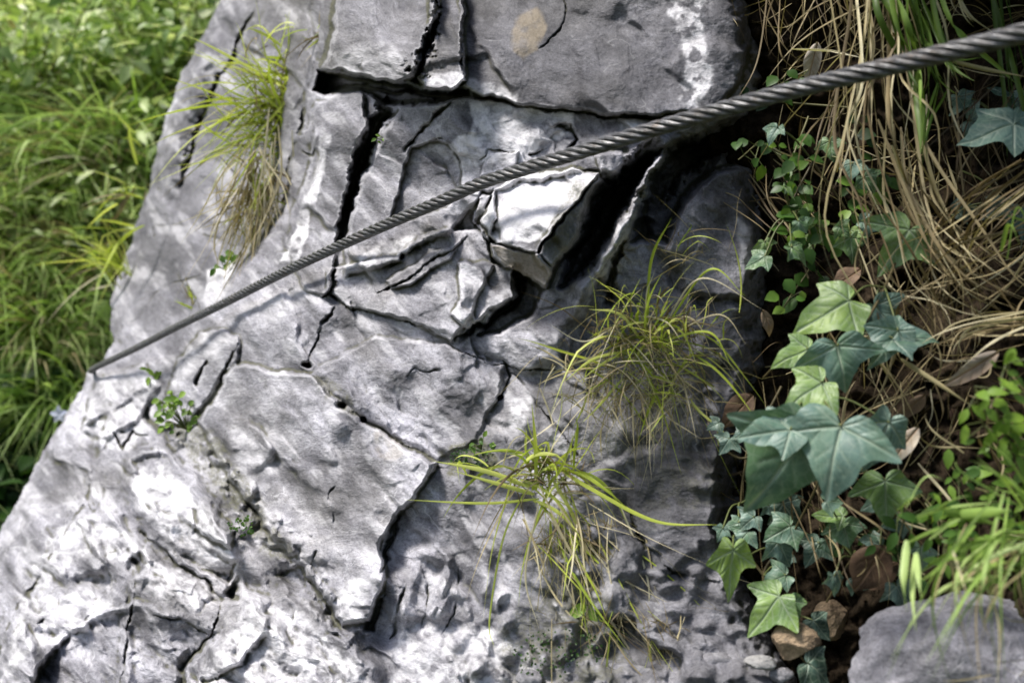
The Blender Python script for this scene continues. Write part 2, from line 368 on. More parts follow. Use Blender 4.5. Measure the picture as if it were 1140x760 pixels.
# --- left upright slab beside the deep cleft
lift([(352,112),(404,104),(409,150),(392,205),(374,262),(366,330),(338,322),(318,268),(336,210),(346,160)], 14, 5, .25, 0)
ridge([(366,150),(358,190),(345,235),(330,290)], 6, 7)
crack([(345,118),(332,150),(318,190),(316,240)], 4, 3, 20)
blob(340,150,14,9,10); blob(352,205,8,16,6,20)
crack([(330,165),(346,172),(350,162)], 2, 2, 12)
# --- overhanging top blocks
lift([(374,-30),(488,-30),(486,20),(474,58),(460,86),(440,93),(412,84),(386,79),(364,84),(356,76),(364,56),(374,30)], 62, 6, 0, .18)
blob(410,58,40,16,8); 
lift([(484,-30),(518,-30),(513,50),(514,92),(500,103),(474,97),(464,86),(478,50)], 52, 5, 0, .2)
lift([(514,-30),(826,-30),(834,50),(826,92),(796,124),(752,127),(692,128),(640,124),(590,118),(540,108),(514,98),(511,50)], 24, 6, .02, .06)
crack([(487,-20),(482,35),(470,66),(458,92)], 1.6, 8, 60, .6)
crack([(517,-20),(512,40),(511,70),(514,95)], 1.4, 2.6, 24, .6)
crack([(622,-10),(632,15),(618,42),(600,58)], 1.3, 1., 7)
lift([(352,80),(400,86),(440,92),(478,100),(520,100),(522,108),(470,114),(440,118),(400,106),(366,104),(350,98)], -75, 5)
crack([(360,94),(420,100),(470,104),(520,106)], 7, 4, 30, .4)
crack([(520,104),(600,122),(690,131),(780,130)], 3, 2.4, 12, .7)
# --- deep cleft left of the middle panel
crack([(440,108),(424,130),(408,158),(398,196),(388,232),(376,280)], 9, 5, 80, .4, 2.)
crack([(358,330),(368,322),(372,300)], 3, 5, 30)
# --- middle panel
lift([(448,116),(500,108),(600,120),(700,132),(745,140),(700,190),(640,190),(540,215),(500,262),(384,312),(380,268),(394,215),(418,164)], 12, 6, 0, 0)
crack([(512,106),(486,124),(466,150),(452,170)], 5, 1.2, 20)
lift([(484,152),(500,158),(511,175),(512,208),(498,232),(460,246),(436,250),(444,200),(462,162)], -9, 3, .05, .05)
crack([(482,152),(496,152),(508,166),(513,196)], 1.6, 1.2, 9)
crack([(536,184),(543,164),(556,164),(572,168)], 1.6, 1.2, 10)
lift([(546,168),(578,166),(572,190),(534,200)], 6, 2)
crack([(604,150),(618,140),(634,142),(640,158),(628,168)], 4, 3, 15)
crack([(588,172),(604,166)], 2, 1, 10)
blob(596,150,14,10,6); blob(690,150,22,12,7,-20); blob(730,160,20,16,12,-40)
# --- lower left panels under the cable
lift([(368,300),(420,288),(500,256),(540,258),(548,296),(520,360),(505,380),(440,352),(382,340),(364,322)], 10, 5)
crack([(362,302),(364,326),(384,340),(430,352),(480,368),(512,384)], 2.4, 1.2, 15)
crack([(410,322),(430,322),(456,310),(482,290),(510,272),(522,262)], 1., 2.6, 14)
crack([(432,296),(446,284),(470,274),(500,262)], 2.4, 3.4, 13, .7)
lift([(430,310),(480,282),(512,268),(500,288),(462,316),(434,322)], 8, 3, 0, .25)
lift([(512,290),(540,292),(572,300),(566,335),(540,352),(520,366),(503,352),(514,322)], 12, 4)
crack([(580,292),(578,322),(566,346),(542,362),(526,362),(514,380)], 8, 3, 42, .5)
crack([(506,378),(520,372),(530,362)], 2, 2, 16)
lift([(572,300),(604,318),(590,350),(560,372),(530,372),(552,350),(572,330)], -24, 6)
# --- the protruding wedge with its dark right-hand side
lift([(534,222),(548,214),(552,240),(545,268),(530,246)], 14, 3)
lift([(548,212),(580,196),(640,186),(664,194),(636,232),(604,270),(598,280),(552,270),(538,244)], 40, 3, .7, 1.1, (600,230))
lift([(664,194),(636,232),(604,270),(598,282),(612,300),(650,264),(684,214)], 60, 8, -1.5, -.15, (628,250))
lift([(546,270),(598,280),(614,302),(606,316),(562,298),(548,286)], 44, 4, .3, -.9)
crack([(546,214),(540,238),(532,254)], 2, 3, 16)
# --- black hollow between wedge and rib, and the one right of the rib
lift([(668,200),(700,184),(738,166),(716,200),(690,236),(662,300),(625,318),(640,270)], -66, 14)
lift([(716,222),(744,166),(800,140),(850,132),(846,184),(796,190),(762,222),(740,266),(708,266)], -66, 14)
crack([(738,154),(712,180),(690,214),(664,256),(636,300)], 13, 15, 75, .25, 2.2)
crack([(800,150),(770,168),(740,200),(716,236)], 15, 13, 75, .3, 2.2)
crack([(700,262),(684,300),(672,345)], 6, 5, 30)
# the pale rib
ridge([(742,158),(716,208),(690,262),(660,310),(622,370)], 11, 42)
blob(736,182,16,16,26,-50)
lift([(664,176),(704,168),(712,182),(690,200),(668,198)], 16, 4)
# right-hand slab beyond the hollow, and dark column
lift([(800,170),(822,200),(838,260),(830,330),(800,330),(760,320),(740,280),(770,210)], 16, 10, .1, 0)
# --- diagonal joint across the middle and the seams around it
crack([(330,408),(352,424),(378,450),(403,464),(440,490),(482,512)], 2, 1.6, 9)
for (a, b, r) in ((378,450,4),(403,464,3.2),(341,406,4),(555,440,3),(446,282,3)): blob(a, b, r, r*.8, -26)
crack([(372,338),(352,378),(338,412)], 2.2, 1.8, 14)
crack([(540,470),(552,446),(566,420),(560,402)], 2, 1.4, 12)
crack([(500,382),(540,404),(580,412),(640,414)], 1.4, 1.4, 9)
crack([(450,420),(462,408),(478,414),(490,412)], 1.2, 1, 8)
lift([(345,416),(420,376),(500,384),(560,408),(552,446),(530,490),(486,512),(404,462)], 7, 6, 0, -.05)
# --- big smooth slab, right edge broken off over a dark gap
lift([(222,468),(262,404),(345,418),(404,470),(482,516),(462,556),(436,572),(424,606),(428,640),(412,690),(384,690),(340,640),(290,580),(250,520)], 24, 7, .06, 0)
crack([(446,560),(436,590),(428,628),(422,640)], 6, 2, 24, .9)
crack([(430,660),(416,690),(404,706)], 5, 8, 22)
blob(396,658,26,34,12); blob(330,470,50,30,6,40); blob(290,530,16,40,5,-30)
crack([(372,588),(366,556),(372,540)], 1.6, 1.2, 7); crack([(352,612),(340,640)], 2, 1.5, 7)
# --- crack with the little plant, knob above it
lift([(180,470),(196,400),(225,370),(262,372),(262,402),(232,440),(214,470)], 12, 6)
crack([(232,398),(224,418),(214,434)], 4, 3, 26)
crack([(262,372),(250,420),(222,468)], 2, 3, 14)
crack([(200,478),(232,508),(262,545),(300,590),(334,626),(364,670),(404,724)], 10, 13, 15, .6, 1.)
# --- lower-left blocks
lift([(108,424),(160,404),(176,430),(150,470),(118,490),(96,478)], 12, 8)
blob(120,456,13,9,-12,-30)
crack([(126,480),(138,500),(150,478),(170,484)], 2, 2.4, 15)
lift([(150,505),(176,498),(212,530),(262,588),(266,622),(252,640),(214,622),(172,598),(152,570),(140,540)], 24, 20, .1, -.1)
crack([(148,584),(176,604),(214,636),(254,668)], 2.4, 3.2, 20)
blob(262,658,7,10,-34)
lift([(62,590),(92,566),(130,574),(158,604),(162,640),(150,660),(112,640),(76,640),(54,628)], 18, 20, .1, -.15)
blob(152,628,8,12,-24,30)
lift([(160,612),(214,646),(250,672),(236,706),(206,740),(190,800),(130,800),(140,700),(152,650)], 24, 18, -.1, .12)
lift([(30,668),(80,650),(140,650),(146,690),(130,800),(-20,800),(0,710)], 18, 20)
crack([(152,640),(148,690),(138,730),(128,790)], 1.8, 2, 13)
crack([(166,682),(200,690),(240,708)], 1.2, 1.8, 9)
crack([(40,700),(58,682),(66,660)], 3, 3, 16)
lift([(262,658),(320,656),(372,690),(420,740),(430,810),(200,810),(208,742),(240,704)], 22, 20)
crack([(250,664),(236,704),(206,744),(196,800)], 1.6, 1.4, 16)
blob(270,590,10,14,8); blob(290,690,30,20,8,30); blob(350,740,30,16,8,30)
crack([(120,480),(100,540),(60,610),(20,680),(-30,780)], 3, 5, 9)
lift([(86,694),(150,668),(244,700),(236,712),(206,750),(196,800),(30,800),(44,742)], 0, 8, 0, -1.15, (150,690))
lift([(60,640),(100,648),(150,650),(150,676),(80,700),(40,700)], 4, 10, 0, .5)
lift([(166,560),(214,600),(262,628),(254,650),(214,626),(176,598)], 0, 8, 0, -.9, (214,590))
lift([(0,720),(30,700),(44,742),(20,800),(-30,800)], 6, 10, .3, -.3)
lift([(150,510),(180,505),(230,550),(262,590),(256,606),(200,580),(160,556)], 4, 8, .1, .8)
lift([(100,430),(164,404),(176,424),(140,448),(100,470)], 3, 6, .1, .6)
lift([(225,666),(266,660),(300,690),(270,740),(224,760),(212,744)], 6, 8, .4, .5)
for k in range(110):                                   # knobs, chips and small pits over the weathered corner
    a, b = random.uniform(-30,430), random.uniform(430,790)
    q = random.choice([1,1,-1]); r = random.uniform(4, 14); blob(a, b, r, r*random.uniform(.4,.9), q*r*random.uniform(.25,.6), random.uniform(20,80))
for k in range(260):                                   # rubble in the gully
    f = random.random(); i = int(f*6); g = [(200,478),(232,508),(262,545),(300,590),(334,626),(364,670),(404,724)]
    a = np.array(g[i])+(np.array(g[i+1])-g[i])*random.random()+np.random.default_rng(k).normal(0, 9, 2)
    r = random.uniform(2, 6); blob(a[0], a[1], r, r*.8, r*random.uniform(.5,1.), random.uniform(0,90))
# --- bottom middle folds and cobbles
for pts, wd, hh in (([(470,620),(456,650),(448,690),(440,720)], 7, 9), ([(462,618),(480,612),(498,626),(494,662),(480,700)], 8, 15), ([(520,590),(540,640),(560,690)], 12, 8)): ridge(pts, wd, hh)
crack([(466,706),(478,664),(470,630)], 1.5, 3, 7); crack([(430,712),(442,690),(450,650)], 4, 2, 14); crack([(492,706),(506,676),(514,630)], 1.2, 1.6, 6)
for k in range(60):
    a, b = random.uniform(500,640), random.uniform(650,770); r = random.uniform(4,11); blob(a, b, r, r*.75, r*.7, random.uniform(0,90))
# --- right, shaded slab
crack([(560,408),(620,470),(650,520)], 1.5, 2, 8)
lift([(640,540),(700,500),(760,500),(800,520),(800,600),(740,640),(680,640)], 8, 12)
crack([(690,560),(720,612),(760,640),(800,650)], 3, 3, 14)
for k in range(70):
    a, b = random.uniform(600,850), random.uniform(600,780); r = random.uniform(4,13); blob(a, b, r, r*.7, r*.5*random.choice([1,1,-1]), random.uniform(0,90))
for k in range(40):
    a, b = random.uniform(780,840), random.uniform(330,560); r = random.uniform(5,14); blob(a, b, r, r*.7, r*.5*random.choice([1,-1]), random.uniform(0,90))
ys = H.copy()

# silhouette and right-hand end
SIL = np.array([(-300,276),(0,247),(40,225),(90,200),(150,180),(200,170),(260,150),(300,135),(340,124),(380,128),(400,118),(408,104),(415,99),(440,88),(480,62),(540,30),(600,-2),(700,-52),(800,-110),(2300,-220)])
REND = np.array([(-300,838),(0,830),(60,846),(100,840),(140,830),(180,834),(260,856),(330,850),(400,846),(460,830),(540,812),(600,812),(660,830),(700,850),(760,880),(2300,884)])
jag = 3*fbm(U/22, V/22, 3, 200)
eL = U-np.interp(V, SIL[:,0], SIL[:,1])+jag; eR = np.interp(V, REND[:,0], REND[:,1])-U+jag*2
H -= 40*np.clip(1-eL/26, 0, 1.4)**2
H -= 90*np.clip(1-eR/22, 0, 2.2)**1.6
LD = B-H/FPX
keep = eL > -2

# mineral colour, with some lit and shaded areas painted into it
SHOULDER = [(250,-30),(366,-30),(350,100),(320,230),(250,300),(180,380),(110,380),(150,220)]
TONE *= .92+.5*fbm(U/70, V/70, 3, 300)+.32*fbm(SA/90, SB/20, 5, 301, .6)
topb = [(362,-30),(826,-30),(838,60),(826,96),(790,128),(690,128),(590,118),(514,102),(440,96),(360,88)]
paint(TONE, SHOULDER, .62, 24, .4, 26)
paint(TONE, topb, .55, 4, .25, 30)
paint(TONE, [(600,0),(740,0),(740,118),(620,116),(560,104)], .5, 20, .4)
paint(WH, [(366,60),(400,48),(440,50),(452,70),(440,88),(380,76)], .5, 10); paint(WH, [(470,80),(514,84),(580,102),(576,112),(520,100),(470,92)], .8, 4)
paint(WH, [(738,-20),(786,-20),(782,40),(790,90),(770,124),(760,110),(766,70),(752,30)], .95, 12, 2.2, 18)
paint(TN, [(572,20),(596,10),(606,30),(600,58),(584,70),(568,56)], .6, 6, .5)
paint(WH, [(522,112),(570,116),(640,126),(636,150),(600,156),(586,178),(540,182),(520,160),(528,136)], 1., 6, 1.1, 12)
paint(WH, [(500,160),(520,150),(540,180),(530,200),(512,206)], .8, 5)
paint(WH, [(700,128),(740,136),(720,146),(690,150)], .8, 5)
paint(WH, [(543,214),(580,196),(640,186),(660,196),(634,230),(602,268),(552,268),(538,244)], 1., 4, .12)  # white also paints the lit look of the up-facing wedge top
paint(WH, [(560,300),(512,292),(504,350),(526,366),(566,335)], .6, 6)
paint(TN, [(546,272),(598,282),(614,302),(606,316),(562,298)], .6, 3, .3)
paint(MO, [(640,200),(700,214),(650,270),(612,300),(604,274)], .6, 8, .6)
paint(WH, [(368,150),(360,200),(345,250),(330,290),(316,290),(334,240),(350,190),(356,150)], .95, 5, .8)
paint(WH, [(230,300),(262,290),(256,330),(228,350)], .9, 6); paint(WH, [(362,330),(340,320),(300,330),(270,345),(300,360)], .5, 10)
paint(WH, [(706,220),(722,212),(700,262),(668,320),(650,340),(680,270)], .85, 5, .9)
paint(WH, [(384,300),(420,292),(440,286),(470,262),(430,270),(380,296)], .8, 5)
paint(WH, [(820,240),(836,250),(834,300),(822,300)], .8, 5)
paint(TONE, [(740,220),(800,180),(845,230),(850,460),(800,480),(740,430),(720,300)], .85, 16, .5)  # this and the next two: right side's shade painted as darker tone
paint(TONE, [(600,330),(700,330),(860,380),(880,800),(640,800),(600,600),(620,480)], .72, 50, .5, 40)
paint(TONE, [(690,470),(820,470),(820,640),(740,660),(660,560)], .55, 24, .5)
paint(MO, [(690,470),(800,470),(800,560),(720,560)], .3, 24, 1.2)
paint(MO, [(560,690),(640,640),(700,690),(680,790),(560,790)], .6, 20, 1.2)
paint(MO, [(486,500),(540,486),(560,520),(500,530)], .8, 8, .6)
paint(MO, [(180,470),(240,480),(290,560),(330,620),(300,620),(240,540)], .65, 8, 1.2)
paint(MO, [(344,420),(380,430),(404,464),(370,450)], .6, 8, 1.); paint(TN, [(412,480),(440,490),(452,505),(425,515)], .35, 8, .8)
paint(WH, [(150,520),(180,520),(240,580),(262,620),(230,622),(180,590),(150,560)], 1., 10, .8)  # lower-left patches from here: glare on up-facing rock painted white
paint(WH, [(110,424),(165,406),(180,440),(150,500),(110,500),(96,470)], .7, 10, .8)
paint(WH, [(60,590),(100,570),(150,600),(150,630),(90,620),(40,660),(30,640)], .9, 10, .9)
paint(WH, [(160,610),(210,640),(240,670),(220,680),(166,660)], .8, 10, .8)
paint(WH, [(30,670),(90,655),(140,680),(110,700),(40,720),(0,760)], .85, 10, .9)
paint(WH, [(230,740),(280,670),(340,690),(400,740),(420,790),(220,790)], .9, 14, .8)
paint(WH, [(390,640),(408,650),(404,690),(386,690),(372,660)], .9, 10, .5); paint(WH, [(410,470),(450,500),(440,510),(405,490)], .6, 10, .8)
paint(WH, [(440,700),(560,700),(640,790),(430,790)], .75, 20, 1.)
paint(WH, [(566,446),(588,444),(590,480),(572,486)], .7, 8, .5)
paint(WH, [(262,470),(300,520),(290,560),(262,520)], .5, 12, 1.)
paint(WH, [(200,400),(230,372),(262,374),(230,400),(200,430)], .6, 8)
TONE *= .8+.2*sst(700, 420, U); gen = sst(.15, .6, fbm(SA/60, SB/22, 4, 500)); WH = np.clip(WH*(.75+.3*sst(-.25,.25,fbm(SA/34, SB/16, 4, 502)))+gen*.34*(1-sst(640,760,U))*(1-(V < 125)*(U > 360)), 0, 1)  # tone falls off to the right, painting that side's shade
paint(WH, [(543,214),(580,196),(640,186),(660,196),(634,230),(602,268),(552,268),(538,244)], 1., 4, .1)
paint(TONE, [(543,214),(580,196),(640,186),(660,196),(634,230),(602,268),(552,268),(538,244)], 1.25, 4, .1)  # wedge top brightened in colour as if lit
paint(WH, [(522,112),(570,116),(640,126),(636,150),(600,156),(586,178),(540,182),(520,160),(528,136)], .95, 6, .6, 16)
WH *= np.clip(1.05-.3*sst(.1,.5,fbm(U/8, V/8, 3, 501)), 0, 1)
cav = H-bil(bil(H[::1, ::1], lo_u*0+0, lo_v*0+0)*0 if False else np.zeros_like(gb), Uc, Vc)
def blur(A, r):
    k = np.ones(2*r+1)/(2*r+1)
    A = np.apply_along_axis(lambda x: np.convolve(np.pad(x, r, 'edge'), k, 'valid'), 0, A)
    return np.apply_along_axis(lambda x: np.convolve(np.pad(x, r, 'edge'), k, 'valid'), 1, A)
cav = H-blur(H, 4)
sunken = sst(-.5, -6, cav); MO = np.clip(np.maximum(MO, sunken*.75), 0, 1); WH *= 1-.9*sunken; TONE *= 1-.55*sunken  # dips in the surface turn darker and browner
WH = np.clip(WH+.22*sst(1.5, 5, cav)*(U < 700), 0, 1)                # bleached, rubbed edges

PTS = P(U, V, np.exp(LD))
ROCKD = np.exp(LD)
def rd(u, v):
    i = min(len(VA)-1, np.searchsorted(VA, v)); j = min(len(UA)-1, np.searchsorted(UA, u)); return float(ROCKD[i, j])
# blocks that the joints cut free are meshes of their own
LAB = np.zeros(U.shape, int)
names = ['rock_face']; specs = [
 ('overhanging_block', [(350,-320),(487,-320),(486,20),(474,60),(458,93),(440,96),(412,88),(386,82),(364,88),(354,76),(364,56)], 'blunt overhanging block left of the forked joint'),
 ('joint_block', [(487,-320),(517,-320),(512,50),(514,97),(500,106),(474,100),(462,92),(474,60),(486,20)], 'narrow block squeezed between the two upper joints'),
 ('capstone', [(517,-320),(832,-320),(838,50),(830,94),(798,128),(752,131),(692,132),(640,128),(590,122),(540,112),(514,100),(512,50)], 'broad dark grey capping block with a white streak'),
 ('wedge', [(536,214),(580,192),(640,182),(668,190),(690,212),(652,268),(614,308),(606,320),(560,300),(544,284),(534,246)], 'pale protruding wedge with a dark underside'),
 ('upright_slab', [(348,106),(408,102),(411,150),(394,205),(376,262),(368,334),(336,324),(314,268),(330,210),(340,160)], 'upright slab with a whitened edge beside the deep cleft'),
 ('smooth_slab', [(220,468),(260,402),(345,416),(404,468),(482,514),(464,558),(438,574),(426,606),(430,640),(414,692),(384,694),(338,642),(288,582),(248,522)], 'large smooth grey slab broken off on the right'),
 ('corner_block', [(146,504),(176,496),(214,528),(264,586),(268,622),(254,642),(214,624),(172,602),(150,572),(136,540)], 'angular block coloured bright as if lit, above the dark fissure'),
]
for k, (n, pts, lab) in enumerate(specs, 1):
    w = win(pts, 20); d, _, ins = pdist(UW[w], VW[w], pts, True); LAB[w] = np.where(ins, k, LAB[w])
nr, nc = U.shape; idx = np.arange(nr*nc).reshape(nr, nc)
Fall = np.stack([idx[1:,:-1], idx[1:,1:], idx[:-1,1:], idx[:-1,:-1]], -1).reshape(-1, 4)
fl = LAB[:-1,:-1].ravel(); kf = (keep[:-1,:-1] & keep[1:,:-1] & keep[1:,1:] & keep[:-1,1:]).ravel()
# keep only the part of the sheet that lies above the ground
kf &= (PTS[...,2][:-1,:-1] > -.1).ravel()
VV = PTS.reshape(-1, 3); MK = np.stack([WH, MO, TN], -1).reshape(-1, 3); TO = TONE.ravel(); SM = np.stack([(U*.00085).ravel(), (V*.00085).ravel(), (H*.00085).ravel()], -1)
root = None
vn_loc = np.array([.0, 1., 0.])
for k in range(0, len(specs)+1):
    F = Fall[kf & (fl == k)]
    used, inv = np.unique(F, return_inverse=True); F2 = inv.reshape(F.shape)
    Vk, Mk, Tk, Sk = VV[used], MK[used], TO[used], SM[used]
    if k == 0:   # give the outer rim a back so that the outcrop is solid from the side
        E = np.concatenate([F2[:,[0,1]], F2[:,[1,2]], F2[:,[2,3]], F2[:,[3,0]]]); key = np.sort(E, 1); _, ii, cn = np.unique(key, axis=0, return_index=True, return_counts=True)
        Eb = E[ii[cn == 1]]
        uu = U.ravel()[used]; rim = (eL.ravel()[used] < 4)
        Eb = Eb[rim[Eb[:,0]] & rim[Eb[:,1]]]
        bu, binv = np.unique(Eb, return_inverse=True); binv = binv.reshape(Eb.shape)
        out = Vk[bu]; eye = np.array([0, 0, CZ]); dirr = nrm(out-eye)*np.array([1, 1, 1]); back = out+dirr*.5+np.array([.12, .1, 0])
        n0 = len(Vk); Vk = np.vstack([Vk, back]); Mk = np.vstack([Mk, Mk[bu]]); Tk = np.r_[Tk, Tk[bu]]; Sk = np.vstack([Sk, Sk[bu]+.3])
        F2 = np.vstack([F2, np.stack([Eb[:,1], Eb[:,0], n0+binv[:,0], n0+binv[:,1]], -1)])
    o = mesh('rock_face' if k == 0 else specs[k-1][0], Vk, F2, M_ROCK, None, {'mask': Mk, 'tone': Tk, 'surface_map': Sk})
    if k == 0: root = o; tag(o, 'fissured pale grey limestone face behind the steel cable', 'rock face', None, 'structure')
    else: o.parent = root; o['label'] = specs[k-1][2]

# ------------------------------------------------------------------ ground, hillside, soil bank
def sheet(name, xs, ys, zf, mat, label):
    X, Y = np.meshgrid(xs, ys); Z = zf(X, Y); i = np.arange(X.size).reshape(X.shape)
    F = np.stack([i[:-1,:-1], i[:-1,1:], i[1:,1:], i[1:,:-1]], -1).reshape(-1, 4)
    o = mesh(name, np.stack([X, Y, Z], -1), F, mat); return tag(o, label, name.replace('_', ' '), None, 'structure')
def hillz(X, Y):
    s = np.clip(Y-2.3, 0, None); z = np.where(Y < 9, s*1.2, 8.04+(Y-9)*.25); sm = .35*fbm(X*.8+3, Y*.8, 4, 600)*np.clip(s, 0, 1)
    return z+sm+.015*fbm(X*9, Y*9, 3, 601)
ax = np.concatenate([np.linspace(-200, -9, 20), np.linspace(-8, 8, 260), np.linspace(9, 200, 20)])
ay = np.concatenate([np.linspace(-60, -3, 12), np.linspace(-2, 9, 240), np.linspace(10, 250, 24)])
sheet('hillside_ground', ax, ay, hillz, M_HILL, 'shaded green hillside rising behind the rock on the left')
BCP = [(800,-40,1.02),(1000,-40,.99),(1200,-40,.95),(800,200,1.04),(1000,200,.97),(1200,200,.88),(800,400,1.0),(960,400,.90),(1150,400,.8),(800,600,.95),(950,600,.85),(1150,600,.72),(800,780,.9),(950,780,.82),(1150,780,.66)]
bf = tps(BCP)
au = np.concatenate([np.arange(790, 1500, 4.), np.arange(1500, 3000, 12.)]); av = np.concatenate([np.arange(-560, 800, 4.), np.arange(800, 3200, 24.)])
BU, BV = np.meshgrid(au, av)
def bankd(u, v):
    u = np.asarray(u, float); v = np.asarray(v, float); uc, vc = np.clip(u, 790, 1200), np.clip(v, -40, 780)
    over = sst(-70, -230, v)*.20+sst(-230, -300, v)*.1  # unseen overhang added above the view to shade the bank below
    return (np.exp(bf(uc, vc))-over*sst(800, 900, u))*(1-.035*fbm(u/60, v/60, 4, 700)-.018*ridged(u/22, v/22, 2, 701))
BD = bankd(BU, BV); bp_ = P(BU, BV, BD); bi = np.arange(BU.size).reshape(BU.shape)
bF = np.stack([bi[1:,:-1], bi[1:,1:], bi[:-1,1:], bi[:-1,:-1]], -1).reshape(-1, 4); bF = bF[(bp_[...,2][:-1,:-1] > -.1).ravel()]
o = mesh('soil_bank', bp_, bF, M_SOIL); tag(o, 'dark earth bank under the ivy and dry grass', 'bank', None, 'structure')

# ------------------------------------------------------------------ steel cable
TH = np.array([(105,7.8),(150,8.9),(250,11.2),(330,13),(430,15),(540,17.2),(640,19.2),(750,20.7),(940,23.6),(1050,25.2),(1150,26.8),(1420,31)])
cpx = [(103,411),(150,388),(200,362),(250,337),(330,296),(430,250),(500,220),(540,202),(640,171),(750,137),(850,109),(940,86),(1045,61),(1150,34),(1280,-2),(1420,-42)]
cp = [P(u, v, .014*FPX/np.interp(u, TH[:,0], TH[:,1])) for u, v in cpx]
cp = [P(120,420,2.35), P(108,413,2.16)]+cp
cab = spl(cp, 4000)
sl = np.r_[0, np.cumsum(np.linalg.norm(np.diff(cab, axis=0), axis=1))]
nS = 2600; ss = np.linspace(0, sl[-1], nS); cab = np.stack([np.interp(ss, sl, cab[:,i]) for i in range(3)], -1)
ker = np.ones(61)/61; cab = np.stack([np.convolve(np.pad(cab[:,i], 30, 'reflect', reflect_type='odd'), ker, 'valid') for i in range(3)], -1)
tan = nrm(np.gradient(cab, axis=0)); up = np.array([0,0,1.]); n1 = nrm(up-(tan@up)[:,None]*tan); n2 = np.cross(tan, n1)
cable = empty('steel_cable', cab[nS//2], 'twisted grey steel wire rope running diagonally across the rock face', 'cable')
lay = .070; R1, rs = .0041, .00205
for k in range(6):
    ph = 2*np.pi*(k/6)+2*np.pi*ss/lay
    c = cab+R1*(n1*np.cos(ph)[:,None]+n2*np.sin(ph)[:,None]); tg = nrm(np.gradient(c, axis=0))
    a = nrm(n1*np.cos(ph)[:,None]+n2*np.sin(ph)[:,None]); b = np.cross(tg, a); q = 12; t_ = np.linspace(0, 2*np.pi, q, endpoint=False)
    Vt = c[:,None]+rs*(a[:,None]*np.cos(t_)[None,:,None]+b[:,None]*np.sin(t_)[None,:,None])
    wire = (t_/(2*np.pi))[None]+(ss/.016)[:,None]*.12
    i = (np.arange(nS-1)*q)[:,None]; j = np.arange(q)[None]; j2 = (j+1) % q
    mesh('strand', Vt, np.stack([i+j, i+j2, i+j2+q, i+j+q], -1).reshape(-1, 4), M_STEEL, cable, {'wire': wire.ravel(), 'groove': (np.clip(.5-.9*np.cos(t_), 0, 1)[None]+0*ss[:,None]).ravel()})
kb = Bag(); kb.tube(cab[::8], .0021, .0021, 0., 6)
kb.build('core', M_STEEL, cable)

# ------------------------------------------------------------------ grass tufts
def tuft(name, base, n_g, n_d, L, spread, mean, label, cat='grass', group=None, droop=.5, w=2.6, lift_=8, jit=(12,6), tint=(.3,.9), dry=(.3,1.), extra_g=(), extra_d=(), d0=None, dry_mean=None, out=.5):
    """base px, lengths in px at the tuft's own distance; mean/spread = direction in degrees (0 right, 90 up)"""
    d = d0 or rd(*base)*.995; s = d/FPX; o = P(base[0], base[1], d)
    e = empty(name, o, label, cat, group)
    g, y = Bag(), Bag(); n_g, n_d = int(n_g*.85), int(n_d*1.5)
    def mk(bag, n, ang, spr, Lm, dr, tn, wd):
        for _ in range(n):
            a = math.radians(random.gauss(ang, spr)); l = Lm*random.uniform(.4, 1.35)*s
            p0 = o+np.array([random.gauss(0, jit[0])*s, 0, random.gauss(0, jit[1])*s])
            dv = np.array([math.cos(a), -random.uniform(-.15, out), math.sin(a)]); dv /= np.linalg.norm(dv)
            q = dr*random.uniform(.05, 1.5); sw = np.array([random.uniform(-.25,.25), random.uniform(-.1,.1), 0])
            ts = np.linspace(0, 1, 12)[:,None]
            path = p0+dv*l*ts+(np.array([0,.05,-1])*q+sw)*l*ts**2
            path += .02*l*np.sin(ts*random.uniform(3,8)+random.uniform(0,6))*np.array([1,.3,.4])
            if random.random() < .22:                                  # bent or broken blades
                k_ = random.randrange(4, 9); rest = path[k_:]-path[k_]; an = random.uniform(-1.2, 1.2); ca, sa = math.cos(an), math.sin(an)
                rest = np.stack([rest[:,0]*ca-rest[:,2]*sa, rest[:,1], rest[:,0]*sa+rest[:,2]*ca], -1)*.8; path = np.vstack([path[:k_], path[k_]+rest])
            bag.blade(path, wd*s*random.uniform(.5,1.35), random.uniform(*tn))
    mk(g, n_g, mean, spread*1.15, L, droop, tint, w); mk(y, n_d, mean if dry_mean is None else dry_mean, spread*1.1, L*.95, droop*1.2, dry, w*.62)
    mk(y, int((n_g+n_d)*.35), mean, 70, L*.28, .2, (dry[0]*.3, dry[1]*.6), w*.6)
    for bag, ex in ((g, extra_g), (y, extra_d)):
        for pts, wd, tn in ex:
            pp = [P(u, v, d-(k_[0] if k_ else .012*i)) for i, (u, v, *k_) in enumerate(pts)]
            bag.blade(spl(pp, 26), wd*s, tn, side=np.array([.3,-1,.4])) 
    g.build('green_blades', M_TUFT, e); y.build('dry_blades', M_STRAW, e)
    return e
tuft('grass_tuft', (312,128), 210, 60, 95, 50, 125, 'large hanging grass tuft on the upper left edge of the rock', droop=.6, w=3., jit=(18,30), tint=(.5,1.), extra_g=[
  ([(315,95),(280,82),(245,70)],4,.8),([(310,120),(270,108),(240,92)],3.4,.7),([(300,150),(255,160),(215,185)],3,.6),([(318,90),(330,40),(336,20)],3.4,.5),([(310,110),(345,60),(372,54)],4,.8),([(320,120),(270,140),(205,200)],2.6,.5)])
tuft('grass_tuft', (288,205), 20, 130, 85, 26, 262, 'bleached dry grass beard hanging below the upper left tuft', droop=.25, w=2.8, jit=(16,26), tint=(.4,.8), dry=(.5,1.), d0=1.55, extra_d=[
  ([(300,120),(290,200),(262,275)],2.4,.9),([(310,140),(312,200),(285,262)],2.2,.8),([(270,180),(240,260),(244,300)],2,.7),([(355,120),(345,150),(340,230)],2,.9)])
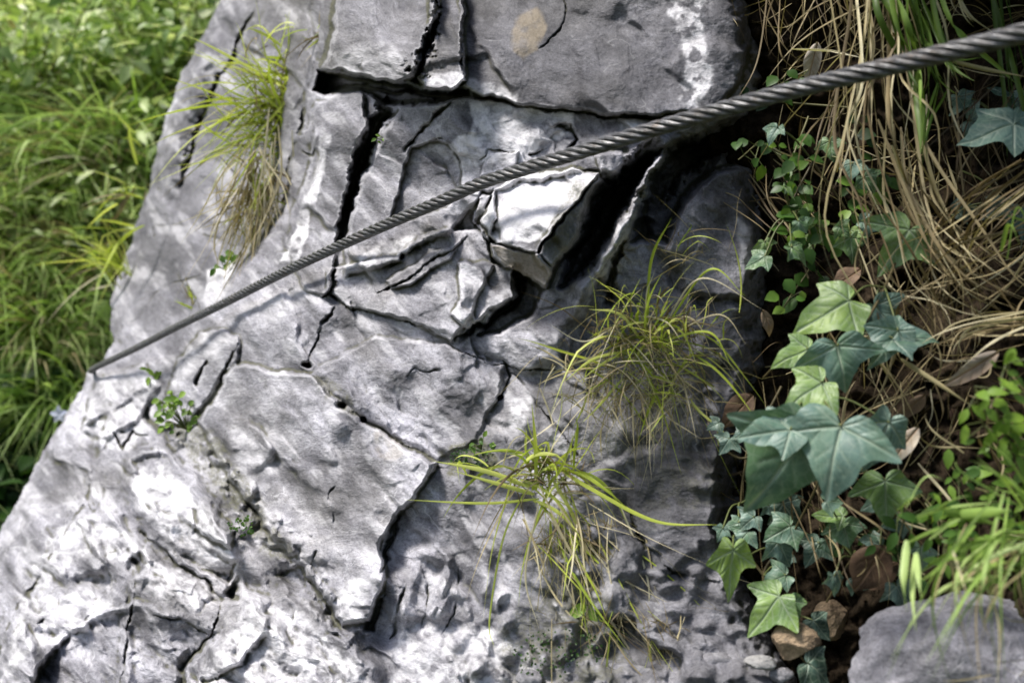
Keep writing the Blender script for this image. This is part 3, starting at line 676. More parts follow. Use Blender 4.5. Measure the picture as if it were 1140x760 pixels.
tuft('grass_tuft', (365,40), 12, 14, 62, 42, 95, 'small upright grass tuft left of the overhanging block', droop=.35, w=2.6, d0=1.5)
tuft('grass_tuft', (722,378), 120, 110, 80, 62, 78, 'green grass tuft growing from the rock right of centre', droop=.85, w=3., jit=(34,20), tint=(.45,1.), d0=.83, extra_g=[
  ([(715,380),(690,350),(655,344)],4,1.),([(720,370),(725,290),(748,242)],3.4,.6),([(740,365),(790,300),(830,330)],2.6,.6),([(700,390),(660,400),(628,425)],3.2,.9),([(735,380),(790,370),(815,410)],2.8,.7)],
  extra_d=[([(735,370),(780,310),(850,345)],1.8,.9),([(735,380),(800,350),(832,385)],1.8,.8),([(690,360),(650,380),(610,360)],1.6,1.)])
tuft('grass_tuft', (700,425), 30, 120, 62, 60, 250, 'matted yellow straw under the right-centre grass tuft', droop=.3, w=2.6, jit=(42,18), tint=(.6,.95), dry=(.55,1.), d0=.835)
tuft('grass_tuft', (605,530), 60, 34, 85, 66, 80, 'bright green grass tuft in the crack low in the centre', droop=.75, w=3.6, jit=(26,10), tint=(.5,1.), d0=.845, extra_g=[
  ([(590,542),(540,524),(482,513)],5.5,.95),([(595,550),(560,540),(505,524)],5,.9),([(597,545),(596,495),(592,448)],4.4,.8),([(600,555),(540,560),(450,556)],3,.8),
  ([(620,520),(660,545),(730,580),(800,584)],4.6,.75),([(610,540),(625,520),(645,470)],3.4,.8),([(585,545),(560,600),(545,690),(550,720)],2.2,.8),([(600,560),(640,600),(690,650)],3.6,.7)])
tuft('grass_tuft', (640,590), 26, 80, 120, 22, 292, 'long straw stems trailing down from the low centre tuft', droop=.18, w=2.8, jit=(28,18), tint=(.45,.9), dry=(.6,1.), d0=.835, extra_d=[
  ([(600,560),(585,640),(600,700)],2.2,.9),([(620,560),(700,680),(760,758)],3,.8),([(610,570),(680,690),(730,765)],3,.9),([(640,570),(660,660),(655,765)],2.4,.7),([(690,560),(720,640),(722,690)],2.4,1.),
  ([(600,540),(640,620),(700,690),(770,700)],2,.8)])
tuft('grass_tuft', (700,690), 6, 30, 80, 28, 300, 'thin dry grass lying on the rubble at the bottom', droop=.1, w=2.2, jit=(40,12), dry=(.3,.9), d0=.8)
tuft('grass_tuft', (215,338), 8, 4, 30, 30, 110, 'tiny grass sprig just above the left part of the cable', w=3., jit=(4,4), droop=.2)
tuft('grass_tuft', (765,285), 4, 14, 70, 50, 70, 'sparse dry stalks in the dark hollow right of the pale rib', w=1.8, d0=.86, jit=(26,16))
tuft('grass_tuft', (150,225), 16, 3, 60, 36, 170, 'yellowish grass sprig against the far edge of the rock', w=3.4, jit=(6,26), d0=2.3, tint=(.6,1.))
tuft('grass_tuft', (135,300), 26, 4, 70, 28, 130, 'bright narrow-bladed grass behind the left rock edge', w=4., jit=(8,10), d0=2.5, tint=(.6,1.))

# small herbs rooted in cracks
def herb(name, base, n, R, leaf, label, mat, cat='plant', d0=None, tint=(.4,1.), asp=.6, up=.6, group=None, stems=True, squash=.8):
    d = d0 or rd(*base)*.995; s = d/FPX; o = P(base[0], base[1], d)
    e = empty(name, o, label, cat, group); st, lf = Bag(), Bag()
    for _ in range(n):
        a = random.uniform(0, 2*math.pi); r = R*math.sqrt(random.random())
        p = o+np.array([math.cos(a)*r*s, -random.uniform(.1,1)*R*.5*s, (math.sin(a)*r*squash+up*R)*s])
        if stems and random.random() < .6: st.tube(spl([o, (o+p)/2+np.array([0,-.2*R*s,.1*R*s]), p], 7), .7*s, .4*s, random.uniform(.5,1.), 4)
        L = leaf*s*random.uniform(.6,1.25); dv = np.array([random.uniform(-1,1), random.uniform(-.6,.2), random.uniform(-.9,.6)])
        lf.leaf(p, dv, np.array([random.uniform(-.6,.3), -1, random.uniform(.1,.9)]), L, L*asp, random.uniform(*tint))
    st.build('stems', M_STEM, e); lf.build('leaves', mat, e); return e
herb('crack_herb', (208,478), 46, 30, 9, 'light green crack plant with tiny leaves beside the rubble gully', M_HERB, tint=(.6,1.), asp=.8)
herb('crack_herb', (186,452), 12, 12, 8, 'yellow-green sprig left of the tiny-leaved crack plant', M_HERB, tint=(.8,1.), asp=.8)
herb('crack_herb', (172,420), 12, 11, 10, 'small yellow-green sprout near the far end of the cable', M_HERB, tint=(.8,1.), asp=.5)
herb('crack_herb', (430,160), 12, 12, 7, 'tiny green sprout at the top of the deep cleft', M_HERB, d0=1.12, tint=(.3,.9), asp=.6)
herb('moss_cushion', (270,586), 60, 14, 3.5, 'dark green moss cushion in the rubble gully', M_HERB, tint=(.2,.7), asp=.8, up=.1, stems=False)
herb('crack_herb', (536,500), 10, 12, 8, 'pale green sprig left of the low centre tuft', M_HERB, tint=(.4,.9))
herb('crack_herb', (655,675), 3, 6, 30, 'single pale green leaf plant on the rubble', M_HERB, tint=(.9,1.), asp=.5, up=.2)
herb('moss_cushion', (525,508), 120, 26, 3, 'brown-green moss patch at the joint left of the centre tuft', M_HERB, tint=(0.,.4), asp=.8, up=0., stems=False, squash=.4)
herb('moss_cushion', (620,722), 160, 50, 3.2, 'dark moss patch among the cobbles at the bottom', M_HERB, tint=(0.,.35), asp=.8, up=0., stems=False, squash=.6)
herb('crack_herb', (250,300), 10, 14, 11, 'faint grey-green sprig above the cable on the left', M_HERB, tint=(.3,.7), d0=1.6)

# ------------------------------------------------------------------ ivy
half = np.array([(0,0),(.07,.14),(.2,.22),(.34,.2),(.44,.1),(.55,-.02),(.66,-.12),(.78,-.27),(.6,-.31),(.45,-.36),(.36,-.44),(.32,-.54),(.25,-.68),(.14,-.84),(0,-1.04)])
def leaf_outline(n=56):
    r = spl(half[1:], n); r = np.vstack([[0.015,.03], r]); l = r[::-1][1:]*np.array([-1,1]); return np.vstack([r, l])
OUT = leaf_outline()
OVAL = (lambda r: np.vstack([r, r[::-1][1:]*np.array([-1,1])]))(np.vstack([[.012,.02], spl(np.array([(.08,.0),(.2,-.1),(.33,-.28),(.37,-.48),(.3,-.7),(.16,-.9),(0,-1.06)]), 40)]))
def ivy_leaf(parent, A, T, d, tint, wide=1., dt=0., roll=0., cup=.1, name='leaf', mat=None, face=.55, label=None, seed=None, oval=False):
    """A attachment px, T tip px; d depth at attachment, dt extra depth at tip"""
    a3, t3 = P(*A, d), P(*T, d+dt); L = np.linalg.norm(t3-a3); y = nrm(a3-t3)
    n0 = np.array([-.15,-1,face]); n0 = nrm(n0-(n0@y)*y); x = np.cross(n0, y); x = nrm(x); 
    cr, sr = math.cos(math.radians(roll)), math.sin(math.radians(roll)); x, n0 = x*cr+n0*sr, n0*cr-x*sr
    rs_ = np.random.default_rng(seed if seed is not None else int(A[0]*7+A[1]))
    o2 = (OVAL if oval else OUT).copy(); th_ = np.arctan2(o2[:,1], o2[:,0]); o2 *= (1+.08*np.sin(th_*2+rs_.uniform(0,6))+.05*np.sin(th_*5+rs_.uniform(0,6))+.012*np.sin(th_*17+rs_.uniform(0,6)))[:,None]
    o2[:,0] *= wide*(1+.12*np.sign(o2[:,0])*rs_.uniform(-1,1))
    rr = np.linspace(0, 1, 20)**.85; Q = rr[:,None,None]*o2[None]          # rings x outline x 2
    X, Y = Q[...,0], Q[...,1]
    vein = np.zeros(X.shape)
    for (vx, vy, k) in ((0,-1.,1.),) if oval else ((0,-1.,1.),(.78*wide,-.27,.8),(-.78*wide,-.27,.8),(.36*wide,.2,.55),(-.36*wide,.2,.55)):
        l = math.hypot(vx, vy); ux, uy = vx/l, vy/l; al = np.clip(X*ux+Y*uy, 0, l); dd = np.hypot(X-al*ux, Y-al*uy)
        vein = np.maximum(vein, k*np.exp(-(dd/(.02*(1-.6*al/l)+.004))**2))
        for f_ in (.25,.45,.65):
            for sg in (-1,1):
                bx, by = vx*f_, vy*f_; ca, sa = math.cos(sg*.75), math.sin(sg*.75); wx_, wy_ = ux*ca-uy*sa, ux*sa+uy*ca; l2 = .34*(1-f_)+.08
                a2 = np.clip((X-bx)*wx_+(Y-by)*wy_, 0, l2); dd = np.hypot(X-bx-a2*wx_, Y-by-a2*wy_); vein = np.maximum(vein, .45*k*np.exp(-(dd/.012)**2))
    R2 = X*X+Y*Y
    Z = -cup*R2*1.2+.035*np.abs(X)-.03*vein+.05*np.sin(X*6+rs_.uniform(0,6))*np.sin(Y*6+rs_.uniform(0,6))+.05*np.sin(th_*5+1)[None]*rr[:,None]**2
    W_ = a3+(x*X[...,None]+y*Y[...,None]+n0*Z[...,None])*L
    m_ = len(o2); i = (np.arange(len(rr)-1)*m_)[:,None]; j = np.arange(m_-1)[None]
    F = np.stack([i+j, i+m_+j, i+m_+j+1, i+j+1], -1).reshape(-1, 4)
    o = mesh(name, W_, F, mat or M_IVY, parent, {'tint': np.clip(tint+.06*np.sin(X*9+A[0]), 0, 1).ravel(), 'vein': vein.ravel()})
    if label: o['label'] = label
    return o
def vine(name, stems, leaves, label, cat='ivy', group=None, tint=.3):
    o3 = P(*stems[0][0]); e = empty(name, o3, label, cat, group)
    b = Bag()
    for st in stems: b.tube(spl([P(*q) for q in st], 30), .0013, .0009, tint)
    for lf in leaves:                                            # leaf stalks run back to the nearest stem
        A, d = lf[0], lf[2]; best = min((q for st in stems for q in st), key=lambda q: (q[0]-A[0])**2+(q[1]-A[1])**2)
        q = P(*best); a3 = P(*A, d); b.tube(spl([q, (q+a3)/2+np.array([0,.004,.006]), a3], 10), .0009, .0007, .8)
    b.build('stem', M_STEM, e)
    for lf in leaves: ivy_leaf(e, *lf[:4], **(lf[4] if len(lf) > 4 else {}))
    return e
vine('ivy_vine', [[(1012,250,.80),(985,320,.76),(950,380,.73),(905,440,.72),(915,520,.74),(880,600,.78)],[(950,380,.73),(880,395,.76),(850,420,.8)]], [
  ((936,474),(917,556),.655,.4,dict(wide=1.08,roll=-8,face=.9,cup=.14,dt=-.01,label='largest blue-green leaf, pointing down')),
  ((897,484),(834,570),.675,.52,dict(wide=.95,roll=20,face=.5,dt=.01,label='big green leaf tucked under the largest one')),
  ((880,478),(816,484),.668,.38,dict(wide=.7,roll=0,face=.7,dt=.0)),
  ((945,335),(888,364),.74,.88,dict(wide=1.0,roll=5,face=.8)),
  ((994,376),(1050,376),.72,.42,dict(wide=.75,roll=0,face=.8)),
  ((1000,368),(966,412),.72,.4,dict(wide=.7,roll=14,face=.7)),
  ((975,340),(1000,372),.75,.2,dict(wide=1.1,face=.4)),
  ((932,385),(944,440),.715,.45,dict(wide=1.1,roll=-10,face=.8)),
  ((900,388),(862,405),.735,.8,dict(wide=.9,face=.6)),
  ((915,425),(872,455),.70,.85,dict(wide=1.0,roll=-20,face=.3)),
  ((1012,256),(980,306),.77,.72,dict(wide=.95,roll=18,face=.5)),
  ((985,535),(990,590),.72,.75,dict(wide=.9,roll=0,face=.4)),
  ((1000,545),(1008,575),.74,.6,dict(wide=.8,roll=20)),
  ((990,470),(962,530),.70,.3,dict(wide=.6,roll=30,face=.6)),
 ], 'ivy vine with large blue-green lobed leaves right of the rock')
vine('ivy_vine', [[(1180,110,.8),(1140,132,.78),(1118,140,.77)]], [((1128,140),(1062,156),.76,.3,dict(wide=.8,roll=10,face=1.1)),((1132,133),(1160,160),.77,.3,dict(wide=.8))], 'dark ivy sprig at the right edge below the cable')
vine('ivy_vine', [[(880,600,.8),(850,640,.79),(870,700,.78),(915,760,.77)],[(850,640,.79),(820,600,.8)]], [
  ((816,612),(812,674),.765,1.,dict(wide=.55,roll=12,face=.4,label='narrow yellow-green leaf hanging at the left')),
  ((868,664),(832,706),.755,.8,dict(wide=.85,roll=-10,face=.7)), ((880,668),(888,700),.76,.7,dict(wide=.7)),
  ((880,585),(850,602),.775,.5,dict(wide=1.,roll=10)), ((866,604),(882,632),.78,.35,dict(wide=1.)), ((840,575),(822,590),.79,.3,dict(wide=1.)),
  ((905,690),(925,712),.765,.15,dict(wide=1.)), ((900,738),(930,762),.74,.12,dict(wide=1.1,face=.9)),
  ((912,604),(896,632),.78,.2,dict(wide=.9)), ((875,640),(850,650),.77,.5,dict(wide=1.)), ((872,560),(892,590),.79,.12,dict(wide=1.))], 'lower ivy vine with small dark leaves beside the tan stone')
def scatter(n, box, dr, size, tints, stems, label):
    L_ = []
    for _ in range(n):
        a, b = random.uniform(box[0], box[2]), random.uniform(box[1], box[3]); z = random.uniform(*size); an = math.radians(random.gauss(-95, 45))
        L_.append(((a, b), (a+z*math.cos(an), b-z*math.sin(an)), min(random.uniform(*dr), float(bankd(a, b))-.015), random.uniform(*tints), dict(wide=random.uniform(.8,1.1), roll=random.uniform(-35,35), face=random.uniform(.2,1.1))))
    vine('ivy_vine', stems, L_, label)
scatter(15, (850,140,965,300), (.80,.86), (16,30), (.3,.9), [[(940,120,.87),(905,180,.85),(880,240,.84),(900,310,.83)],[(905,180,.85),(945,240,.85),(960,300,.84)]], 'ivy runner of small mixed-green leaves in the shade below the cable')
scatter(12, (1040,90,1150,240), (.82,.87), (22,40), (.05,.4), [[(1150,60,.87),(1110,130,.86),(1070,190,.86),(1060,240,.86)]], 'dark ivy leaves in deep shade behind the straw at the right')
scatter(14, (900,540,1030,660), (.72,.80), (18,34), (.15,.8), [[(1030,530,.76),(990,580,.76),(950,620,.77),(920,670,.78)]], 'ivy runner of small leaves between the largest leaf and the boulder')
scatter(10, (800,430,880,620), (.78,.84), (14,26), (.1,.6), [[(870,430,.83),(835,500,.82),(825,560,.82),(830,620,.81)]], 'ivy runner clinging along the right edge of the rock')
vine('ivy_vine', [[(800,495,.82),(825,510,.81),(850,500,.81)]], [((812,488),(800,506),.80,.25,dict(wide=1.)),((832,478),(812,492),.80,.3,dict(wide=.9)),((800,470),(786,478),.81,.2,dict(wide=1.))], 'little dark ivy runner at the rock edge left of the big leaves')
# creeping plant of small leaves beside the hollow
def creeper(name, stems, n, size, label, tint, mat=None, asp=.8, spread=10):
    o3 = P(*stems[0][0]); e = empty(name, o3, label, 'creeping plant'); b, lf = Bag(), Bag()
    for k0, st in enumerate(stems):
        if k0: st = [min(stems[0], key=lambda q: (q[0]-st[0][0])**2+(q[1]-st[0][1])**2)]+list(st)
        c = spl([P(*q) for q in st], 40); b.tube(c, .001, .0006, .6)
        for _ in range(n):
            p = c[random.randrange(3, 40)]; s = p[1]/FPX
            q = p+np.array([random.gauss(0, spread)*s, -random.uniform(0,1.2)*spread*s, random.gauss(0, spread)*s])
            b.tube(np.array([p, (p+q)/2, q]), .0004, .0003, .8, 4)
            L = size*s*random.uniform(.6,1.3)
            lf.leaf(q, np.array([random.uniform(-1,1), random.uniform(-.5,.1), random.uniform(-1,.4)]), np.array([random.uniform(-.5,.5),-1,random.uniform(.2,1.)]), L, L*asp, random.uniform(*tint), cup=.1)
    b.build('stems', M_STEM, e); lf.build('leaves', mat or M_HERB, e); return e
creeper('creeping_plant', [[(900,130,.86),(880,190,.84),(890,250,.83),(905,300,.84)],[(880,190,.84),(850,160,.85),(822,178,.86)],[(885,230,.84),(930,260,.84),(960,210,.85)]], 26, 15, 'small-leaved green creeper beside the dark hollow under the cable', (.15,.85))
creeper('creeping_plant', [[(940,250,.86),(900,250,.85),(868,262,.84)],[(905,290,.84),(880,330,.84),(868,350,.83)]], 12, 17, 'yellowish creeper sprig above the upper ivy leaves', (.3,1.))
creeper('creeping_plant', [[(945,120,.86),(980,180,.86),(950,240,.87)],[(850,110,.9),(872,92,.88),(900,78,.87)]], 12, 16, 'dark leafy creeper in the shade behind the cable', (0.,.35))
creeper('creeping_plant', [[(1150,540,.64),(1125,500,.63),(1108,450,.62)],[(1150,520,.64),(1100,480,.63),(1085,430,.62)],[(1170,470,.62),(1130,430,.61),(1120,400,.6)]], 34, 20, 'bright green leafy herb at the right edge above the boulder', (.65,1.), asp=.5, spread=13)
creeper('creeping_plant', [[(1110,610,.66),(1060,590,.67),(1030,560,.69)],[(1060,640,.66),(1050,600,.67),(1000,570,.7)],[(1120,560,.66),(1080,540,.67),(1060,520,.69)]], 28, 18, 'mid-green herb patch just above the grey boulder', (.3,.9), asp=.5, spread=14)
creeper('creeping_plant', [[(1030,640,.7),(1000,620,.72),(1010,560,.73)],[(960,600,.78),(930,580,.79),(900,560,.79)]], 14, 18, 'darker herb sprigs between the ivy and the boulder', (0.,.4), asp=.55, spread=12)

# ------------------------------------------------------------------ dry grass drapes on the bank
def drape(label, specs_, name='dry_grass_clump', cat='dry grass', mat=None, group=None):
    """specs: (points(u,v,d), count, jitter px, width px, tint range)"""
    o3 = P(*specs_[0][0][0]); e = empty(name, o3, label, cat, group); b = Bag(); g = Bag()
    for pts, n, jt, wd, tn, *gr in specs_:
        for _ in range(max(1, int(n*(.55 if n > 20 else 1)))):
            ox, oy = random.gauss(0, jt), random.gauss(0, jt*.6); f = random.uniform(.55, 1.)
            wob = random.gauss(0, jt*.5); pp = [P(u+ox*(1+.4*i)+wob*i*i*.35+random.gauss(0, jt*.55), v+oy+random.gauss(0, jt*.55), d-random.uniform(0, .06)) for i, (u, v, d) in enumerate(pts)]
            if random.random() < .18 and len(pp) > 2: k_ = random.randrange(1, len(pp)-1); pp = pp[:k_+1]+[pp[k_]+(pp[k_+1]-pp[k_])*.6+np.array([random.gauss(0,.012),0,random.gauss(0,.012)])]
            c = spl(pp, 22); c = c[:max(8, int(22*f))]
            (g if gr else b).blade(c, wd*pts[0][2]/FPX*random.uniform(.5,1.35), random.uniform(*tn), fold=.5)
    b.build('dry_blades', M_STRAW, e); g.build('green_blades', M_GRASS, e); return e
drape('straw curtain falling from the top and sweeping to the right', [
  ([(985,-40,.84),(990,60,.82),(985,150,.80),(1010,250,.79),(1060,330,.77),(1160,400,.74)], 19, 20, 3.2, (.25,.95)),
  ([(975,-30,.84),(978,80,.82),(990,180,.81),(1010,300,.80)], 9, 22, 3., (.4,1.)),
  ([(1000,150,.82),(1015,230,.81),(1070,310,.78),(1160,350,.75)], 24, 14, 3., (.4,.95)),
  ([(1010,-30,.84),(1030,60,.82),(1060,110,.8)], 14, 14, 4.5, (.1,.6), 1)])
drape('tangled straw heap at the right edge above the bright herb', [
  ([(1020,230,.82),(1060,290,.80),(1110,350,.78),(1160,420,.75)], 50, 26, 3., (.2,.9)),
  ([(1180,250,.78),(1120,290,.78),(1060,330,.79),(1010,380,.8)], 34, 22, 2.8, (.3,.95)),
  ([(1170,180,.78),(1100,240,.79),(1060,300,.79),(1050,420,.78)], 34, 20, 2.8, (.15,.8)),
  ([(1010,330,.80),(1020,390,.79),(1000,470,.79)], 40, 22, 2.6, (.1,.7)),
  ([(1160,360,.74),(1080,370,.76),(1040,400,.77)], 16, 14, 2.8, (.4,.9))])
drape('thin brown stalks behind the cable at the top right', [
  ([(860,-20,.95),(900,50,.93),(960,90,.92)], 26, 26, 1.9, (.1,.7)), ([(1010,-20,.93),(930,40,.93),(860,90,.94)], 26, 26, 1.8, (.2,.8)),
  ([(920,-30,.94),(925,40,.93),(935,130,.92)], 34, 24, 1.9, (.1,.7)), ([(1150,20,.88),(1060,60,.89),(960,70,.9)], 22, 26, 2., (.1,.7)),
  ([(885,55,.85),(930,58,.84),(975,66,.83)], 2, 1.5, 3., (.9,1.))])
drape('leafless twigs hanging in the shade under the cable at right', [
  ([(1080,90,.86),(1085,180,.85),(1120,260,.84)], 26, 24, 1.9, (.05,.5)), ([(940,100,.9),(925,180,.88),(960,260,.87)], 28, 26, 1.8, (.15,.8)),
  ([(1150,70,.84),(1090,150,.85),(1060,240,.85)], 22, 26, 1.9, (.05,.5)), ([(830,200,.95),(870,260,.9),(930,320,.88)], 16, 26, 1.6, (.1,.6))], name='twig_cluster', cat='twigs')
drape('short tangled straw litter over the dark bank', [
  ([(x_, y_, float(bankd(x_, y_))-.03), (x_+45*math.cos(a_), y_+45*math.sin(a_), float(bankd(x_, y_))-.05), (x_+90*math.cos(a_+.4), y_+90*math.sin(a_+.4), float(bankd(x_, y_))-.04)], 4, 14, 2.3, (.15,.95)) for x_, y_, a_ in [(random.uniform(850,1140), random.uniform(0,600), random.uniform(0,6.28)) for _ in range(60)]+[(random.uniform(1140,1700), random.uniform(0,760), random.uniform(0,6.28)) for _ in range(110)]], name='straw_litter', cat='straw')
drape('pale dead stems between the big ivy leaves', [
  ([(940,360,.8),(960,430,.79),(1000,520,.78)], 30, 26, 2.2, (.2,.9)), ([(1020,420,.8),(960,480,.79),(900,540,.8)], 20, 28, 1.8, (.1,.7)),
  ([(850,430,.84),(870,520,.82),(860,620,.82)], 26, 24, 1.6, (.1,.7)), ([(900,540,.82),(930,620,.8),(960,690,.8)], 30, 26, 1.8, (.05,.6)), ([(1003,400,.735),(1050,430,.72),(1105,468,.7)], 1, .5, 5., (.7,.8))])
drape('bright grass clump spilling over the bank at the right edge of the view', [([(1150+q*70, 240+80*(q%3), .72), (1190+q*70, 230+80*(q%3), .70), (1220+q*70, 330+80*(q%3), .68)], 26, 22, 4.5, (.2,.9), 1) for q in range(8)], name='grass_clump', cat='grass')
drape('green and yellow grass clump leaning over the cable at the right', [
  ([(1000,-30,.84),(1025,30,.82),(1045,80,.81),(1075,120,.8)], 14, 14, 6., (.1,.7), 1), ([(1060,-30,.84),(1075,20,.83),(1130,50,.82)], 5, 6, 4., (.7,1.)),
  ([(1050,100,.81),(1036,150,.80),(1035,250,.8)], 3, 5, 6., (.2,.5), 1), ([(1018,80,.81),(1022,120,.80),(1024,180,.8)], 3, 4, 9., (.35,.75), 1), ([(1060,72,.81),(1100,82,.8),(1160,92,.78)], 2, 2, 4., (.7,.9)), ([(1110,-20,.86),(1130,120,.85),(1135,200,.85)], 6, 8, 5., (0.,.2), 1)], name='grass_clump', cat='grass')
drape('broad green grass blades arching over the boulder at bottom right', [
  ([(1160,600,.6),(1110,600,.59),(1070,660,.57),(1050,700,.56)], 9, 14, 4., (.5,.8), 1), ([(1015,610,.62),(1020,670,.6),(1045,780,.58)], 3, 6, 8., (.6,.9), 1),
  ([(1060,570,.62),(1110,580,.6),(1170,606,.58)], 3, 6, 8., (.4,.6), 1), ([(1150,620,.6),(1120,660,.59),(1100,780,.58)], 7, 16, 3.5, (.5,.8)), ([(1030,590,.63),(1060,560,.62),(1140,552,.61)], 9, 14, 4., (.3,.8), 1),
  ([(1080,620,.62),(1070,680,.6),(1090,780,.58)], 10, 26, 3.5, (.5,.9)), ([(1100,600,.62),(1060,640,.6),(1050,720,.58)], 9, 18, 4., (.4,.9), 1), ([(1150,600,.6),(1080,640,.58),(1010,760,.56)], 8, 26, 4., (.5,1.), 1), ([(1140,560,.6),(1120,660,.58),(1130,790,.56)], 8, 22, 4., (.3,.9), 1), ([(1150,560,.62),(1100,530,.62),(1060,500,.63)], 6, 14, 5., (.5,.9), 1)], name='grass_clump', cat='grass')

# ------------------------------------------------------------------ fallen leaves
def dead(A, T, d, tint, label, wide=.9, roll=0., cup=.3, face=.5, d_oval=True):
    o = ivy_leaf(None, A, T, d, tint, wide=wide, roll=roll, cup=cup, name='dead_leaf', mat=M_DEAD, face=face, oval=d_oval); return tag(o, label, 'dead leaf', 'fallen leaves on the bank')
dead((958,300),(925,318),.80,.45,'brown curled leaf between the two upper ivy leaves', .9)
dead((1112,392),(1058,428),.70,.85,'long greyish rolled dead leaf in the straw heap', .45, 20)
dead((1022,476),(990,512),.71,.95,'pale tan dead leaf right of the largest ivy leaf', .6, -10)
dead((985,608),(955,660),.74,.25,'dark red-brown leaf in the hollow above the boulder', 1., 10)
dead((1000,625),(970,645),.75,.35,'small brown leaf overlapping the red-brown one', .9, -20)
dead((838,440),(806,474),.815,.4,'brown leaf at the rock edge left of the ivy', .9, 10)
dead((910,48),(902,88),.87,1.,'pale grey dead leaf hanging above the cable', .6, 10)
dead((1030,440),(1000,470),.77,.6,'dull brown leaf under the straw above the pale tan one', .6, 30)
dead((850,345),(862,372),.83,.7,'faded olive leaf above the small ivy leaves', .6, 10)
for q, (u, v, lb) in enumerate(((930,640,'dark crumpled leaf left of the red-brown leaf'),(1060,455,'grey-brown leaf beneath the long rolled leaf'),(905,530,'brown leaf scrap behind the under-tucked ivy leaf'),(960,200,'shaded brown leaf in the creeper under the cable'),(1090,270,'shaded leaf scrap high in the straw heap'))):
    dd = float(bankd(u, v)); dead((u, v), (u+random.uniform(-20,20), v+22), dd-.03, random.uniform(.1,.6), lb, .8, random.uniform(-30,30))

# ------------------------------------------------------------------ loose stones
def stone(name, c, d, r, mat, label, seed, sc=(1,1,1), cat='stone', group=None, sub=6, amp=.5):
    import bmesh
    bm = bmesh.new(); bmesh.ops.create_icosphere(bm, subdivisions=sub, radius=1.)
    co = np.array([v_.co[:] for v_ in bm.verts]); Fc = np.array([[v_.index for v_ in f.verts] for f in bm.faces]); bm.free()
    rg = np.random.default_rng(seed); R = np.ones(len(co))
    for _ in range(11):                                            # flatten against random planes: broken stone
        n = nrm(rg.normal(size=3)); h = rg.uniform(.62, .9); dt_ = co@n; R = np.where(dt_ > 1e-3, np.minimum(R, h/np.maximum(dt_, 1e-3)), R)
    R += amp*.12*fbm(co[:,0]*2.2+seed, co[:,1]*2.2+co[:,2]*1.7, 5, seed)+.018*fbm(co[:,0]*6, co[:,2]*6+co[:,1]*5, 5, seed+3)
    V_ = co*R[:,None]*r*np.array(sc)+P(*c, d)
    e = mesh(name, V_-P(*c, d), Fc, mat); e.location = P(*c, d); return tag(e, label, cat, group)
stone('boulder', (1088,776), .70, .086, rock_material('weathered_boulder', (.25,.245,.27), False, 1.2), 'smooth grey boulder in the bottom right corner', 5, (1.15,.75,.82), 'boulder')
stone('stone', (885,715), .755, .0155, M_TAN, 'tan angular stone under the lower ivy', 8, (1.25,.9,.95))
stone('stone', (846,738), .75, .009, rock_material('white_stone', (.38,.37,.36), False), 'small whitish pebble left of the tan stone', 9, (1.4,.8,.7), sub=4)
stone('stone', (870,752), .75, .008, M_STONE, 'small grey pebble beneath the tan stone', 10, (1.2,.8,.8), sub=4)
stone('stone', (925,690), .82, .015, M_TAN, 'shaded brownish stone behind the tan stone', 12, (1.,.9,1.1))
stone('stone', (590,756), .812, .010, M_STONE, 'rounded pale cobble at the bottom centre', 14, (1.2,.8,.9), sub=4)
stone('stone', (700,756), .80, .02, M_STONE, 'blue-grey stone among the trailing straw', 15, (1.5,.8,.7), sub=4)
stone('stone', (640,746), .81, .012, M_STONE, 'angular grey chip between moss and straw', 16, (1.2,.8,1.), sub=4)
stone('stone', (800,740), .78, .014, M_STONE, 'flat grey chip right of the trailing straw', 17, (1.6,.8,.7), sub=4)

# ------------------------------------------------------------------ hillside vegetation
def hill_pt(u, v):
    y = 3.5
    for _ in range(30):
        X = (u-CU)*y/FPX; z = float(hillz(np.array([X]), np.array([y]))[0])+0.; zr = CZ+(CV-v)*y/FPX
        y += (zr-z)*.35
        y = max(2.2, min(y, 7))
    X = (u-CU)*y/FPX; return np.array([X, y, float(hillz(np.array([X]), np.array([y]))[0])])
def proto_grass(n, L, w, droop, tint, lean=0.):
    g = Bag()
    for _ in range(n):
        a = random.uniform(0, 2*math.pi); up_ = random.uniform(.5,1.); l = L*random.uniform(.5,1.2)
        dv = nrm(np.array([math.cos(a)*.55+lean, math.sin(a)*.55-.35, up_])); ts = np.linspace(0, 1, 9)[:,None]
        path = np.array([random.gauss(0,.03), random.gauss(0,.03), 0])+dv*l*ts+np.array([dv[0]*.5, dv[1]*.5,-1])*droop*random.uniform(.5,1.3)*l*ts**2
        g.blade(path, w*random.uniform(.6,1.3), random.uniform(*tint))
    return g
def proto_bush(n, h, r, leaf, asp, tint, nst=7):
    st, lf = Bag(), Bag()
    for k in range(nst):
        a = random.uniform(0, 6.28); tip = np.array([math.cos(a)*r*random.uniform(.2,1), math.sin(a)*r*random.uniform(.2,1)-.08, h*random.uniform(.6,1.1)])
        c = spl([np.zeros(3), tip*np.array([.35,.35,.55]), tip], 14); st.tube(c, .004, .0015, .6, 4)
        for _ in range(n//nst):
            t_ = random.uniform(.25,1); p = c[min(13, int(t_*13))]; q = p+np.array([random.gauss(0,1), random.gauss(0,1), random.gauss(0,.7)])*r*.22
            l = leaf*random.uniform(.5,1.3)
            lf.leaf(q, np.array([random.uniform(-1,1), random.uniform(-1,.6), random.uniform(-.8,.4)]), np.array([random.uniform(-.6,.6), random.uniform(-1,.1), random.uniform(.3,1)]), l, l*asp, random.uniform(*tint))
    return st, lf
def realise(name, parts, label, cat, group, loc):
    e = empty(name, (0,0,0), label, cat, group)
    for pn, bag, mat in parts: bag.build(pn, mat, e)
    e.location = loc; return e
